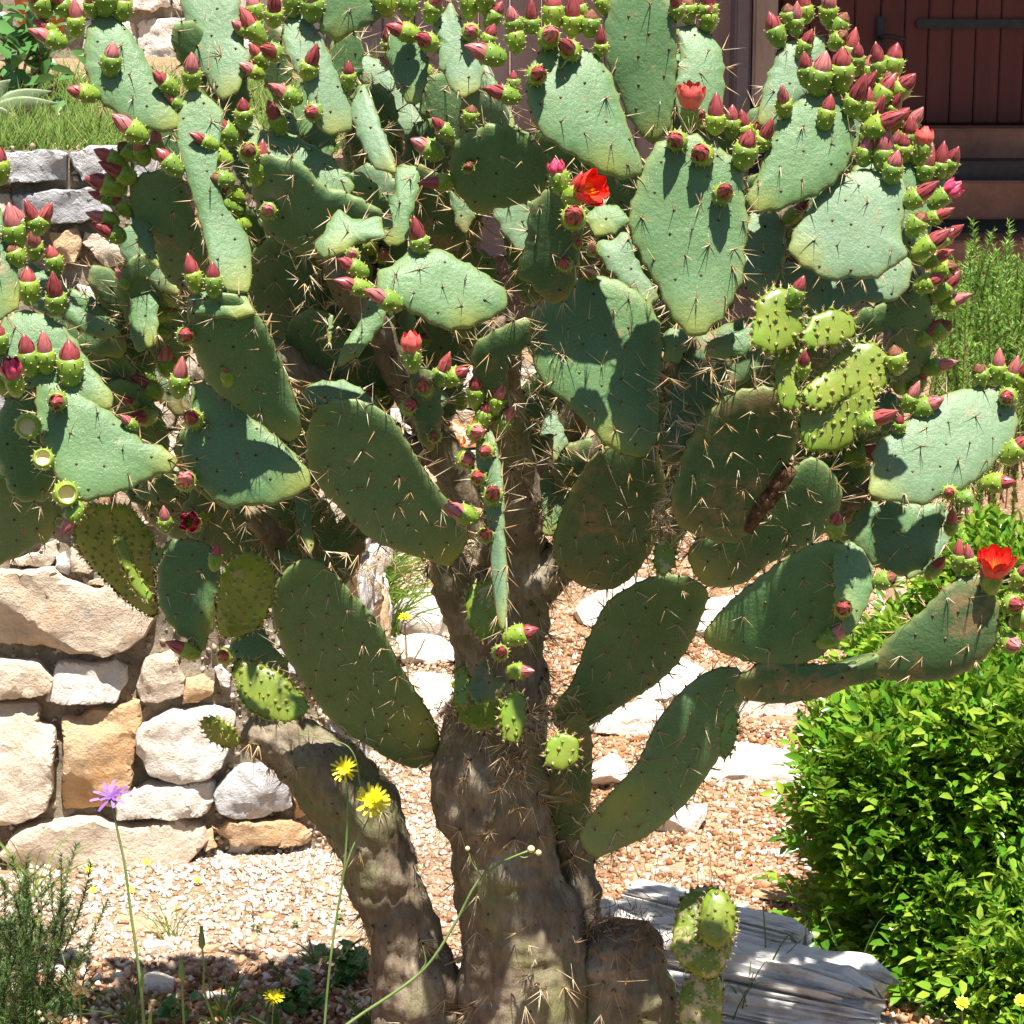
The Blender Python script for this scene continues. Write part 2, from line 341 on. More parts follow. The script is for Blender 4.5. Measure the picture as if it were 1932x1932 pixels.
def finish_spines(name, spines, dots, parent, dotmat, tub=None):
    Vs, Fs, mi = [], [], []; o = 0
    if spines:
        V, F = scatter(*CONE, spines); Vs.append(V); Fs.append(F); mi += [0] * len(F); o = len(V)
    if dots:
        V, F = scatter(*OCT, dots); Vs.append(V); Fs.append(F + o); mi += [1] * len(F); o += len(V)
    if tub:
        V, F = scatter(*TUB, tub); Vs.append(V); Fs.append(F + o); mi += [2] * len(F)
    if not Vs: return
    return mk_np(name, np.vstack(Vs), np.vstack(Fs), [M['spine'], dotmat, M['young']], parent, mi=np.array(mi, np.int32), smooth=bool(tub))

# ------------------------------------------------------------------ the setting
def build_ground():
    xs = np.linspace(-1, 1, 141); ys = np.linspace(0, 1, 151)
    X = np.sign(xs) * (np.abs(xs) * 3 + np.abs(xs) ** 5 * 40); Yv = -4.5 + ys * 10 + ys ** 6 * 60
    V = [(x, y, ground_z(x, y)) for y in Yv for x in X]; n = len(X)
    F = [(j * n + i, j * n + i + 1, (j + 1) * n + i + 1, (j + 1) * n + i) for j in range(len(Yv) - 1) for i in range(n - 1)]
    struct(mk('ground', V, F, M['soil']))
build_ground()
def build_bounce_cut_sheet():  # unseen dark sheet in front, added to cut bounce light onto the pads
    V, F = [], []; nx, ny = 60, 30
    for j in range(ny + 1):
        for i in range(nx + 1):
            x = -6 + 12 * i / nx; y = -4.4 + 3.35 * j / ny + (.12 * noise.noise(Vector((x * 2, 0, 4))) if j == ny else 0); V.append((x, y, ground_z(x, y) + .012))
    for j in range(ny):
        for i in range(nx): a = j * (nx + 1) + i; F.append((a, a + 1, a + nx + 2, a + nx + 1))
    struct(mk('bounce_cut_sheet', V, F, M['bounce_cut_sheet']))
build_bounce_cut_sheet()
PAIL = lambda x, y: smooth01(.1, -.5, x + .25 * noise.noise(Vector((x * 2, y * 2, 5)))) * smooth01(.1, .8, y + .3 * noise.noise(Vector((x * 2, y * 2, 8))))
def build_gravel():
    N = 100000
    x = rng.uniform(-1.75, 1.75, N); y = rng.uniform(-.9, 4.2, N) ; keep = np.abs(x) < (y + 5.3) * .235
    x, y = x[keep], y[keep]; ms = []; pale = []
    for a, b in zip(x, y):
        s = random.choice((.0045, .0055, .007, .009, .012)) * (1.3 if b < .4 else 1) * random.uniform(.8, 1.35)
        rot = Quaternion((random.gauss(0, 1), random.gauss(0, 1), random.gauss(0, 1), random.gauss(0, 1))).normalized().to_matrix()
        ms.append(m4((a, b, ground_z(a, b) + s * .25), np.array(rot) , (s, s * random.uniform(.6, 1), s * random.uniform(.4, .8)))); pale.append(PAIL(a, b))
    V, F = scatter(*OCT, ms); V = V + rng.normal(0, .0011, V.shape)
    o = mk_np('gravel', V, F, M['gravel'])
    at_ = o.data.attributes.new('pale', 'FLOAT', 'POINT'); at_.data.foreach_set('value', np.repeat(np.array(pale, np.float32), 6))
    tag(o, 'pale limestone gravel and reddish stone chips covering the ground', 'gravel')
build_gravel()

def outline_stone(name, pts, p0, n, m, parent, depth=.16, proud=.05, planes=4, N=52, seed=0, jag=.006, w3=None):
    """a wall stone: outline pts (picture units) on the wall plane p0,n, front chiselled by tilted cuts, sides run back into the wall"""
    rs = random.Random(seed); nn = Vector(n).normalized()
    U = Vector((0, 0, 1)).cross(-nn).normalized() * -1; U = Vector((0, 0, 1)).cross(nn).normalized(); Vv = nn.cross(U)
    w3 = w3 or [on_plane(px, py, p0, nn) for px, py in pts]; c = sum(w3, Vector()) / len(w3)
    q = [((p - c).dot(U), (p - c).dot(Vv)) for p in w3]
    # corners kept fairly sharp: linear + a little rounding
    Q = np.array(q); k = len(Q); dense = []
    for i in range(k):
        a, b = Q[i], Q[(i + 1) % k]
        for t in (.03, .35, .65, .97): dense.append((a * (1 - t) + b * t) * 1.06)
    D = np.array(dense + dense[:1]); dl = np.r_[0, np.cumsum(np.linalg.norm(np.diff(D, axis=0), axis=1))]; ss = np.linspace(0, dl[-1], N, endpoint=False); O = np.c_[np.interp(ss, dl, D[:, 0]), np.interp(ss, dl, D[:, 1])]
    O = np.array([o + np.array((noise.noise(Vector((o[0] * 30, o[1] * 30, seed))), noise.noise(Vector((o[0] * 30, o[1] * 30, seed + 9))))) * jag for o in O])
    size = np.abs(O).max()
    pl = []
    for _ in range(planes):
        a = rs.uniform(0, 6.28); t = rs.uniform(.15, .7); pl.append((math.cos(a) * t, math.sin(a) * t, rs.uniform(.35, .85) * size * t + proud * .85))
    def front(u, v):
        z = proud
        for a, b, d in pl: z = min(z, d - a * u - b * v + .0)
        f = Vector((u * 14, v * 14, seed * 1.7)); z += .016 * noise.noise(f * .7) + .008 * noise.noise(f * 2.1) + .0035 * noise.noise(f * 7) - .016 * max(0, noise.noise(Vector((u * 7 + v * 5, v * 15, seed))) - .12)
        return z
    pts2 = [Vector((o[0], o[1])) for o in O]; edges = [(i, (i + 1) % N) for i in range(N)]
    g = max(size / 13, .011); order = np.argsort(np.arctan2(O[:, 1], O[:, 0])); As = np.arctan2(O[:, 1], O[:, 0])[order]; Rs = np.hypot(O[:, 0], O[:, 1])[order]
    for f_ in (.965, .90): pts2 += [Vector((o[0] * f_, o[1] * f_)) for o in O[::1 if f_ > .95 else 2]]
    x0, x1, y0, y1 = O[:, 0].min(), O[:, 0].max(), O[:, 1].min(), O[:, 1].max()
    for u in np.arange(x0, x1, g):
        for v in np.arange(y0, y1, g):
            uu, vv_ = u + rs.uniform(-.35, .35) * g, v + rs.uniform(-.35, .35) * g
            if math.hypot(uu, vv_) < .86 * np.interp(math.atan2(vv_, uu), As, Rs, period=2 * math.pi): pts2.append(Vector((uu, vv_)))
    vo, eo, fo, *_r = geometry.delaunay_2d_cdt(pts2, edges, [], 1, 1e-6)
    V = []
    for q in vo:
        r = math.hypot(q.x, q.y); sv = r / np.interp(math.atan2(q.y, q.x), As, Rs, period=2 * math.pi)
        V.append(c + U * q.x + Vv * q.y + nn * (front(q.x, q.y) - (.003 * smooth01(.9, .965, sv) + .018 * smooth01(.97, 1.0, sv)) * min(1, proud / .05)))
    F = [tuple(f) for f in fo]
    # side walls running back into the bedding
    from collections import Counter
    ec = Counter(tuple(sorted((f[i], f[(i + 1) % len(f)]))) for f in F for i in range(len(f))); k0 = len(V); bm_ = {}
    for e, n_ in ec.items():
        if n_ == 1:
            for i in e:
                if i not in bm_: bm_[i] = len(V); q = vo[i]; V.append(c + U * q.x * .97 + Vv * q.y * .97 - nn * depth)
            F.append((e[0], e[1], bm_[e[1]], bm_[e[0]]))
    o = mk(name, V, F, m, parent, smooth=True)
    bm = bmesh.new(); bm.from_mesh(o.data); bmesh.ops.recalc_face_normals(bm, faces=bm.faces); bm.to_mesh(o.data); bm.free()
    try: o.data.set_sharp_from_angle(angle=R(28))
    except Exception: pass
    return o

WN = Vector((.10, -1, .08)).normalized(); WP = at(200, 1620, 1.10)
def build_wall():
    root = thing('stone_retaining_wall', 'rough limestone retaining wall of irregular blocks with earthy joints', 'stone wall', on_plane(300, 1640, WP, WN))
    S = [('W', [(-80, 370), (0, 365), (180, 350), (370, 330), (400, 330), (520, 420), (700, 480), (860, 465), (910, 560), (1020, 640), (1130, 690), (1060, 820), (940, 890), (780, 935), (600, 930), (400, 890), (200, 875), (-80, 890)], 'stone', .10),
         ('W', [(-60, 1010), (260, 1010), (330, 1060), (400, 1150), (370, 1240), (280, 1260), (120, 1280), (-60, 1300)], 'stone', .06),
         ('W', [(440, 1030), (860, 1010), (930, 1060), (930, 1150), (860, 1300), (600, 1310), (350, 1310), (400, 1180)], 'stonewhite', .07),
         ('W', [(1080, 1010), (1280, 950), (1310, 1050), (1370, 1150), (1350, 1270), (1200, 1310), (1050, 1310), (1020, 1200)], 'stone', .05),
         ('W', [(1390, 1150), (1500, 1130), (1590, 1180), (1590, 1250), (1480, 1310), (1350, 1320), (1370, 1220)], 'stoneor', .04),
         ('W', [(-60, 1350), (290, 1340), (300, 1480), (400, 1510), (415, 1620), (390, 1800), (400, 1932), (350, 2070), (200, 2160), (0, 2200), (-60, 2200)], 'stone', .09),
         ('W', [(490, 1450), (600, 1430), (700, 1390), (840, 1380), (1020, 1310), (1030, 1500), (1000, 1660), (960, 1900), (900, 2060), (700, 2070), (480, 2120), (460, 1990), (490, 1700)], 'stoneor', .07),
         ('W', [(1040, 1510), (1150, 1440), (1300, 1380), (1560, 1350), (1680, 1380), (1720, 1450), (1700, 1600), (1620, 1800), (1480, 1870), (1300, 1880), (1120, 1830), (1030, 1660)], 'stonewhite', .10),
         ('V', [(920, 200), (1100, 150), (1480, 120), (1570, 150), (1570, 260), (1530, 340), (1300, 370), (890, 370), (880, 300)], 'stonewhite', .09),
         ('V', [(1680, 90), (1800, 20), (1932, 0), (2100, 100), (2150, 300), (1932, 380), (1750, 390), (1620, 330), (1590, 220)], 'stonegrey', .07),
         ('V', [(170, 490), (330, 420), (700, 400), (1000, 450), (1280, 400), (1490, 460), (1500, 560), (1420, 650), (1300, 800), (1150, 800), (900, 830), (700, 850), (500, 860), (300, 830), (50, 650)], 'stone', .10),
         ('V', [(1590, 480), (1700, 420), (1932, 420), (2150, 420), (2300, 500), (2250, 600), (1932, 580), (1760, 590)], 'stoneor', .06),
         ('V', [(2170, 120), (2260, 90), (2330, 200), (2300, 380), (2180, 400)], 'stoneor', .05),
         ('V', [(1500, 500), (1570, 480), (1600, 600), (1520, 640)], 'stoneor', .05),
         ('W', [(80, 285), (230, 230), (410, 120), (420, 230), (380, 310), (80, 312)], 'stone', .05),
         ('W', [(530, 170), (690, 320), (660, 360), (540, 360)], 'stone', .05),
         ('W', [(610, 390), (770, 420), (780, 465), (620, 440)], 'stone', .03),
         ('W', [(1580, 1070), (1640, 1050), (1720, 1120), (1700, 1200), (1620, 1190)], 'stonewhite', .04),
         ('W', [(420, 240), (500, 220), (540, 330), (500, 390), (410, 330)], 'stonegrey', .03),
         ('A', [(-60, 860), (180, 850), (370, 845), (375, 900), (360, 1000), (150, 1020), (-60, 1015)], 'stonegrey', .07),
         ('A', [(400, 850), (560, 820), (700, 810), (720, 880), (620, 980), (470, 1010), (410, 930)], 'stonegrey', .07),
         ('A', [(75, 1100), (300, 1070), (540, 1050), (620, 1190), (400, 1250), (110, 1250)], 'stonegrey', .06),
         ('A', [(280, 1310), (440, 1280), (460, 1400), (420, 1470), (330, 1450)], 'stoneor', .05),
         ('A', [(480, 1290), (600, 1330), (710, 1400), (700, 1480), (590, 1490), (480, 1370)], 'stone', .06),
         ('A', [(430, 1600), (720, 1640), (730, 1800), (600, 1800), (480, 1680)], 'stonewhite', .06),
         ('A', [(-60, 1080), (50, 1090), (90, 1240), (60, 1290), (-60, 1290)], 'stone', .04),
         ('A', [(740, 800), (1000, 780), (1100, 1000), (760, 1010)], 'stonegrey', .06)]
    for i, (t, pts, m, pr) in enumerate(S):
        p = [cv(t, q) for q in pts]; deep = .42 if t == 'A' and i < 23 else .16
        outline_stone('stone', p, WP, WN, M[m], root, deep, pr * .75, seed=i * 3 + 1, N=84 if len(pts) > 10 else 64, planes=4, jag=.009)
    # the blocks behind the cactus pads, hardly seen
    k = 0
    for y in (640, 730, 820, 910):
        for x in range(-20, 600, 120):
            k += 1; xx = x + (60 if (y // 90) % 2 else 0) + random.uniform(-12, 12)
            outline_stone('stone', [(xx, y), (xx + 50, y - 5), (xx + 104, y + 3), (xx + 108, y + 40), (xx + 100, y + 76), (xx + 40, y + 80), (xx - 2, y + 72)], WP, WN, M[('stone', 'stonegrey', 'stoneor')[k % 3]], root, .1, .03, seed=k + 90, N=28, planes=3)
    for x, y in ((250, 365), (360, 370), (470, 360), (260, 450), (380, 460), (490, 470), (250, 560), (370, 560), (490, 570), (330, 1060), (440, 1080), (540, 1100), (520, 1190), (610, 1250), (480, 1330)):
        k += 1; outline_stone('stone', [(x, y), (x + 50, y - 4), (x + 98, y + 4), (x + 100, y + 70), (x + 45, y + 78), (x - 3, y + 70)], WP, WN, M[('stone', 'stonegrey', 'stoneor')[k % 3]], root, .1, .02, seed=k + 90, N=28, planes=3)
    # the wall goes on to the left of the picture, and turns back at its right end
    def block(o, ex, ez, nrm_, sd):
        j = lambda: random.uniform(-.012, .012)
        q = [(0, 0), (.5, -.02), (1, 0), (1.01, .5), (1, 1), (.5, 1.03), (0, 1), (-.01, .5)]
        outline_stone('stone', None, None, nrm_, M[random.choice(('stone', 'stonewhite', 'stonegrey', 'stoneor', 'stone'))], root, .14, random.uniform(.02, .05), 4, 32, sd, w3=[o + ex * (a + j() * 2) + ez * (b + j() * 2) for a, b in q])
    eL = on_plane(-70, 1000, WP, WN); sd = 700; ex = Vector((0, 0, 1)).cross(WN).normalized(); ez = WN.cross(ex)
    ex = ex if ex.x < 0 else -ex; ez = ez if ez.z > 0 else -ez
    zt_ = on_plane(-70, 288, WP, WN).z; k0 = (0 - eL.z) / ez.z; z = 0.
    while z < zt_ - .12:
        h = min(random.uniform(.15, .24), zt_ - z); u = 0.
        while u < 2.3: w_ = random.uniform(.17, .34); sd += 1; block(eL + ex * (u + .012) + ez * (k0 + z / ez.z + .012), ex * (w_ - .024), ez * (h - .024), WN, sd); u += w_
        z += h
    cR = on_plane(612, 1640, WP, WN); nR = Vector((1, -.03, .03)).normalized(); z = cR.z
    while z < zt_ - .12:
        h = min(random.uniform(.15, .24), zt_ - z); u = .03
        while u < 1.5: w_ = random.uniform(.17, .34); sd += 1; block(Vector((cR.x + .03 + u * .03 - .03 * (z - cR.z), cR.y + u + .012 + .08 * (z - cR.z), z + .012)), Vector((.03 * w_, w_ - .024, 0)), Vector((0, 0, h - .024)), nR, sd); u += w_
        z += h
    # earthy core the blocks are bedded in
    g = []; nx, ny = 60, 90
    for j in range(ny + 1):
        for i in range(nx + 1):
            px = -1900 * (1 - i / nx) ** 2.2 + 612 * (1 - (1 - i / nx) ** 2.2); py = 283 + (1680 - 283) * j / ny
            p = on_plane(px, py, WP, WN); p = p + WN * (-.004 + .022 * noise.noise(p * 9) + .012 * noise.noise(p * 25)); g.append(p)
    F = [(j * (nx + 1) + i, (j + 1) * (nx + 1) + i, (j + 1) * (nx + 1) + i + 1, j * (nx + 1) + i + 1) for j in range(ny) for i in range(nx)]
    m = nx + 1; b0 = len(g)
    for j in range(ny + 1): q = g[j * m + nx]; g.append(Vector((q.x + .05, q.y + 1.6, q.z)))     # the return of the wall at its right end
    for j in range(ny): F.append((j * m + nx, (j + 1) * m + nx, b0 + j + 1, b0 + j))
    mk('wall_core', g, F, M['mortar'], root)
    ms = []
    for _ in range(5200):
        q = random.choice(g[:b0]) + Vector((random.uniform(-.01, .01), 0, random.uniform(-.01, .01))); sz = random.choice((.004, .005, .007, .010, .013))
        ms.append(m4(q + WN * .002, np.array(Quaternion([random.gauss(0, 1) for _ in range(4)]).normalized().to_matrix()), (sz, sz * .8, sz * .7)))
    V, F = scatter(*OCT, ms); V = V + rng.normal(0, .001, V.shape); mk_np('joint_grit', V, F, M['grit'], root)
    return root
build_wall()
TZ = on_plane(120, 288, WP, WN).z; TY = on_plane(120, 288, WP, WN).y + .03
def build_terrace():
    V, F = [], []; nx, ny = 40, 50
    def tz(x, y): return TZ - .015 + .02 * noise.noise(Vector((x * 3, y * 3, 1))) + .05 * smooth01(2.4, 4, y)
    for j in range(ny + 1):
        for i in range(nx + 1):
            y = TY + 4.7 * j / ny; x = -4.2 + 3.78 * i / nx
            V.append((x, y, tz(x, y)))
    for j in range(ny):
        for i in range(nx): a = j * (nx + 1) + i; F.append((a, a + 1, a + nx + 2, a + nx + 1))
    struct(mk('upper_terrace', V, F, M['soil']))
    ms = []
    for _ in range(15000):
        x = random.uniform(-1.75, -.45); y = TY + .16 + 2.4 * random.random() ** 1.3
        h = random.choice((.03, .04, .05, .06, .08, .13)) * random.uniform(.7, 1.2) * (1 + .9 * noise.noise(Vector((x * 5, y * 5, 0)))); d = Vector((random.gauss(0, .6), random.gauss(0, .5), 1)).normalized()
        ms.append(m4((x, y, tz(x, y)), frame_of(d, random.random() * 6), (.0032, .001, h)))
    V, F = scatter(*CONE, ms); o = mk_np('terrace_grass', V, F, M['grass']); tag(o, 'tufted green grass on the terrace above the stone wall', 'grass')
build_terrace()

# ------------------------------------------------------------------ the house behind
HY = 6.0
def build_house():
    root = thing('house', 'house front with cream stone wall, brown timber posts and dark red plank door', 'house', at(1400, 480, HY))
    P = lambda x, y, Y=HY: at(x, y, Y)
    s = mpp(HY)
    xL, xM = P(-300, 0).x, P(600, 0).x; xR = P(2300, 0).x
    zt = 4.2; zb = .3
    v, f = box(((xL + xM) / 2, HY + .25, (zt + zb) / 2), (xM - xL, .4, zt - zb)); mk('wall', v, f, M['mortar'], root, smooth=False)
    k = 0
    for r, y in enumerate((-60, 40, 125, 215)):                                 # coarse cream blocks
        x = 120 + 40 * (r % 2)
        while x < 580:
            wdt = random.uniform(70, 130); k += 1
            outline_stone('stone', [(x, y), (x + wdt * .5, y - 5), (x + wdt - 5, y + 4), (x + wdt - 3, y + 70), (x + wdt * .5, y + 80), (x + 2, y + 74)], Vector((0, HY + .05, 0)), Vector((0, -1, 0)), M['stonewhite'], root, .05, .06, seed=300 + k, N=40, planes=4, jag=.02); x += wdt + 3
    # brown timber cladding, partly hidden by the pads
    x = 602
    while x < 1376:
        c = P(x + 30, 100); bevbox('plank', (c.x, HY + .1, 2.2), (60 * s * .96, .12, 3.6), M['panel'], root, .006); x += 60
    a, b = P(1380, 0).x, P(1412, 0).x; bevbox('render_post', ((a + b) / 2, HY - .05, 2.2), (b - a - .004, .3, 3.6), M['postgrey'], root, .01)
    a, b = P(1412, 0).x, P(1458, 0).x; zb2 = P(1440, 190).z; bevbox('timber_post', ((a + b) / 2 + .002, HY - .08, zb2 + 1.4), (b - a - .002, .3, 2.8), M['postwood'], root, .012)
    v, f = box(((P(1400, 0).x + xR) / 2, HY + .45, 2.2), (xR - P(1400, 0).x, .3, 3.8)); mk('door_gap_shade', v, f, M['iron_and_shade'], root, smooth=False)  # black box painted in for the shade in the gaps round the door
    # door
    dz = P(1700, 235, HY + .1).z
    door = None
    x0 = 1478; edges = [1478, 1528, 1568, 1613, 1662, 1708, 1753, 1798, 1843, 1890, 1936, 1985, 2032]
    v, f = box(((P(1478, 0).x + P(2032, 0).x) / 2, HY + .17, dz + .95), ((2032 - 1478) * s, .04, 1.9)); door = mk('door', v, f, M['doorwood'], root, smooth=False)
    for a, b in zip(edges, edges[1:]):
        ax, bx = P(a, 0, HY + .1).x, P(b, 0, HY + .1).x; bevbox('plank', ((ax + bx) / 2, HY + .12, dz + .96), (bx - ax - .004, .06, 1.9), M['doorwood'], door, .005)
    # strap hinge
    def strap(py, nm='strap_hinge'):
        L = P(1728, py, HY + .07); Rr = P(2032, py, HY + .07); h = 9 * s; V = []; n = 10
        prof = [(L.x + h * .9 * (1 - math.cos(a)), h * .95 * math.sin(a)) for a in np.linspace(0, math.pi / 2, 5)] + [(Rr.x, h * .8)]
        pts = prof + [(x, -z) for x, z in reversed(prof[1:])]; k = len(pts)
        V = [(x, HY + .068, L.z + z) for x, z in pts] + [(x, HY + .092, L.z + z) for x, z in pts]
        F = [tuple(range(k))[::-1], tuple(range(k, 2 * k))] + [(i, (i + 1) % k, k + (i + 1) % k, k + i) for i in range(k)]
        mk(nm, V, F, M['iron_and_shade'], door, smooth=False)
    strap(45); strap(-380)
    a = P(1660, 72, HY + .07); bevbox('handle_plate', (a.x, a.y, a.z), (16 * s, .02, 82 * s), M['iron_and_shade'], door, .006)
    pth = spl([(a.x, a.y - .01, a.z), (a.x, a.y - .06, a.z + .005), (a.x + .03, a.y - .075, a.z + .012), (a.x + .10, a.y - .075, a.z - .005)], 10)
    v, f = tube(pth, [.010] * 10, 8); mk('handle', v, f, M['iron_and_shade'], door)
    # porch floor and steps
    st = thing('porch_steps', 'wide brown slab steps with dark open gaps below the red door', 'steps', at(1850, 490, HY - .5))
    for i, (y0, y1, Yd) in enumerate(((243, 331, HY - .12), (342, 414, HY - .36), (455, 520, HY - .62))):
        zt_, zb_ = P(1800, y0, Yd).z, P(1800, y1, Yd).z; xl = P(1560, y0, Yd).x; xr = P(2250, y0, Yd).x
        bevbox('step', ((xl + xr) / 2, Yd + .19, (zt_ + zb_) / 2), (xr - xl, .38, zt_ - zb_), M['step'], st, .008)
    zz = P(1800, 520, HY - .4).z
    v, f = box(((P(1570, 0).x + P(2240, 0).x) / 2, HY - .15, zz + .1), (650 * s, .3, .75)); mk('riser_gap_shade', v, f, M['iron_and_shade'], st, smooth=False)  # black box standing in for the shadow in the open risers
    # porch roof (above the picture) that keeps the door in shade
    xr0 = P(640, 0).x; xr1 = xR + .6
    bevbox('porch_roof', ((xr0 + xr1) / 2, HY - .85, 4.0), (xr1 - xr0, 2.2, .12), M['tile'], root, .02)
    bevbox('porch_post', (xr1 - .2, HY - 1.8, 2.2), (.16, .16, 3.6), M['postwood'], root, .01)
build_house()

# low cream wall behind the trunk
def build_low_wall():
    p0 = Vector((0, 4.3, .4)); n = Vector((0, -1, .12)).normalized()
    root = thing('low_cream_wall', 'low cream stone wall glimpsed behind the cactus stems', 'stone wall', (0, 4.35, 0))
    k = 0
    for y in (700, 775, 850, 925, 1000):
        x = 600 + 30 * ((y // 75) % 2)
        while x < 1010:
            wd = random.uniform(70, 120); k += 1
            outline_stone('stone', [(x, y), (x + wd * .5, y - 4), (x + wd - 5, y + 2), (x + wd - 6, y + 66), (x + wd * .45, y + 70), (x, y + 64)], p0, n, M['stone' if k % 3 else 'stonewhite'], root, .2, .05, seed=500 + k, N=36, planes=3); x += wd + 2
    a, b = on_plane(590, 705, p0, n), on_plane(1030, 1080, p0, n)
    v, f = box(((a.x + b.x) / 2, 4.5, (a.z) / 2), (b.x - a.x, .26, a.z)); mk('wall_core', v, f, M['mortar'], root, smooth=False)
build_low_wall()

# ------------------------------------------------------------------ the cactus
cactus = thing('prickly_pear_cactus', 'huge branching prickly pear cactus with grey-green spiny pads and red flower buds', 'cactus', (0, 0, 0))
PADS = []       # dicts used by the buds
class Pad: pass
def lean(py): return -.46 * smooth01(1300, 420, py)        # the crown overhangs the trunk towards the open side
def nrm(yaw, pitch):
    return Vector((math.sin(R(yaw)) * math.cos(R(pitch)), -math.cos(R(yaw)) * math.cos(R(pitch)), math.sin(R(pitch))))
def pad(t, pts, Y, yaw=0, pitch=14, m='pad', sp=1.0, T=None, base=None, name='pad', label=None, spacing=.047, bend=None):
    if 6 <= pitch < 25: pitch += 9
    pix = [cv(t, p) for p in pts]
    cx = sum(p[0] for p in pix) / len(pix); cy = sum(p[1] for p in pix) / len(pix)
    Y = Y * 1.25 + lean(cy) - .22 * smooth01(1180, 1420, cx) * smooth01(880, 1080, cy) * smooth01(1700, 1600, cy); p0 = at(cx, cy, Y); n = nrm(yaw, pitch)
    U = Vector((0, 0, 1)).cross(n).normalized(); Vv = n.cross(U)
    q = np.array([((lambda w: ((w - p0).dot(U), (w - p0).dot(Vv)))(on_plane(x, y, p0, n))) for x, y in pix])
    N = 72; O = catmull(q, N); c0 = O.mean(0); O = O - c0; p0 = p0 + U * c0[0] + Vv * c0[1]
    per = np.linalg.norm(np.diff(np.r_[O, O[:1]], axis=0), axis=1).sum()
    isy = m.startswith('young'); rs = random.Random(int(cx * 7 + cy))
    # scalloped rim: a small lobe at every areole
    nl = max(6, int(per / .036)); ph = rs.random() * 6
    ang = np.arctan2(O[:, 1], O[:, 0]); rad = np.hypot(O[:, 0], O[:, 1])
    lob = (.5 - np.abs(np.sin(np.arange(N) / N * math.pi * nl + ph)) ** .8) * (.0052 if not isy else .003) * np.array([.5 + rs.random() for _ in range(N)])
    O = O * (1 + lob / rad)[:, None]
    size = min(O[:, 0].max() - O[:, 0].min(), O[:, 1].max() - O[:, 1].min())
    T = T or (min(.030, .16 * size + .004) * (1.0 if m != 'padold' else 1.15) if not isy else min(.017, .16 * size + .003))
    bu, bv, tw = bend or (rs.uniform(-.35, .35), rs.uniform(-.35, .35), rs.uniform(-.5, .5))
    sd = rs.random() * 50
    def mid(u, v): return bu * u * u + bv * v * v + tw * u * v + .005 * noise.noise(Vector((u * 9, v * 9, sd)))
    def pos(u, v, s, side):
        h = T / 2 * (max(0, 1 - s ** 3.2)) ** .5
        h += .0018 * noise.noise(Vector((u * 22, v * 22, sd + side * 7))) * (1 - s)
        return p0 + U * u + Vv * v + n * (mid(u, v) + side * h)
    rings = (.16, .32, .48, .63, .76, .86, .93, .975)
    V = []; F = []
    V.append(pos(0, 0, 0, 1))
    for s in rings:
        for o in O: V.append(pos(o[0] * s, o[1] * s, s, 1))
    for o in O: V.append(pos(o[0], o[1], 1, 0))
    for s in reversed(rings):
        for o in O: V.append(pos(o[0] * s, o[1] * s, s, -1))
    V.append(pos(0, 0, 0, -1)); last = len(V) - 1
    nr = len(rings) * 2 + 1
    for i in range(N): F.append((0, 1 + i, 1 + (i + 1) % N))
    for r in range(nr - 1):
        for i in range(N):
            a = 1 + r * N + i; b = 1 + r * N + (i + 1) % N; F.append((a, a + N, b + N, b))
    for i in range(N): a = 1 + (nr - 1) * N; F.append((last, a + (i + 1) % N, a + i))
    o_ = mk(name, V, F, M[m], cactus)
    # where the pad joins its parent: nearest rim point to the trunk
    if base is None: bi = min(range(len(pix)), key=lambda i: (pix[i][0] - 960) ** 2 + (pix[i][1] - 1330) ** 2); bp = pix[bi]
    else: bp = cv(t, base)
    b3 = on_plane(bp[0], bp[1], p0, n)
    rr = max(.05, .30 * per / 3.2)
    att = o_.data.attributes.new('basef', 'FLOAT', 'POINT')
    att.data.foreach_set('value', [max(0., 1 - (Vector(v) - b3).length / rr) ** 1.2 for v in V])
    att = o_.data.attributes.new('rimf', 'FLOAT', 'POINT'); rv = [0.] * N
    rf = [0.] + [smooth01(.82, 1, s_) for s_ in rings for _ in range(N)] + [1.] * N + [smooth01(.82, 1, s_) for s_ in reversed(rings) for _ in range(N)] + [0.]
    att.data.foreach_set('value', rf)
    if label: o_['label'] = label
    # areoles and spines
    order = np.argsort(ang); A_s = ang[order]; R_s = np.hypot(O[:, 0], O[:, 1])[order]
    def sval(u, v): return math.hypot(u, v) / np.interp(math.atan2(v, u), A_s, R_s, period=2 * math.pi)
    SPN, DOT, TU = [], [], []
    gs = spacing if not isy else .021; jt = .10 if not isy else .2; rot = rs.random() * 3
    rmax = R_s.max(); k = int(rmax / gs) + 2
    def areole(p, nv, rim=False):
        nonlocal SPN
        if isy:
            q_ = rs.uniform(.5, 1.1); TU.append(m4(p, frame_of(nv, rs.random() * 6), (.0062 * q_, .0062 * q_, .0055 * q_))); p = p + nv * .0045 * q_; DOT.append(m4(p, frame_of(nv), (.0020 * q_, .0020 * q_, .0030 * q_)))
            for _ in range(5 if rim else 2):
                d = (nv + Vector((rs.gauss(0, .5), rs.gauss(0, .5), rs.gauss(0, .5)))).normalized(); SPN.append(spine_mat(p, d, rs.uniform(.005, .013), .0011))
            return
        DOT.append(m4(p, frame_of(nv), (.0032, .0032, .0032)))
        r = rs.random() / max(sp, .01)
        cnt = 0 if r > .74 else (1 if r > .58 else (2 if r > .36 else (3 if r > .18 else 5)))
        if rim: cnt += rs.choice((0, 1, 2))
        for _ in range(cnt):
            d = (nv * 1.0 + Vector((rs.gauss(0, .50), rs.gauss(0, .50), rs.gauss(-.12, .50)))).normalized()
            if d.dot(nv) < .15: d = (d + nv * .6).normalized()
            SPN.append(spine_mat(p, d, rs.uniform(.020, .052) * (1 + .4 * (sp - 1)), rs.uniform(.0009, .0015)))
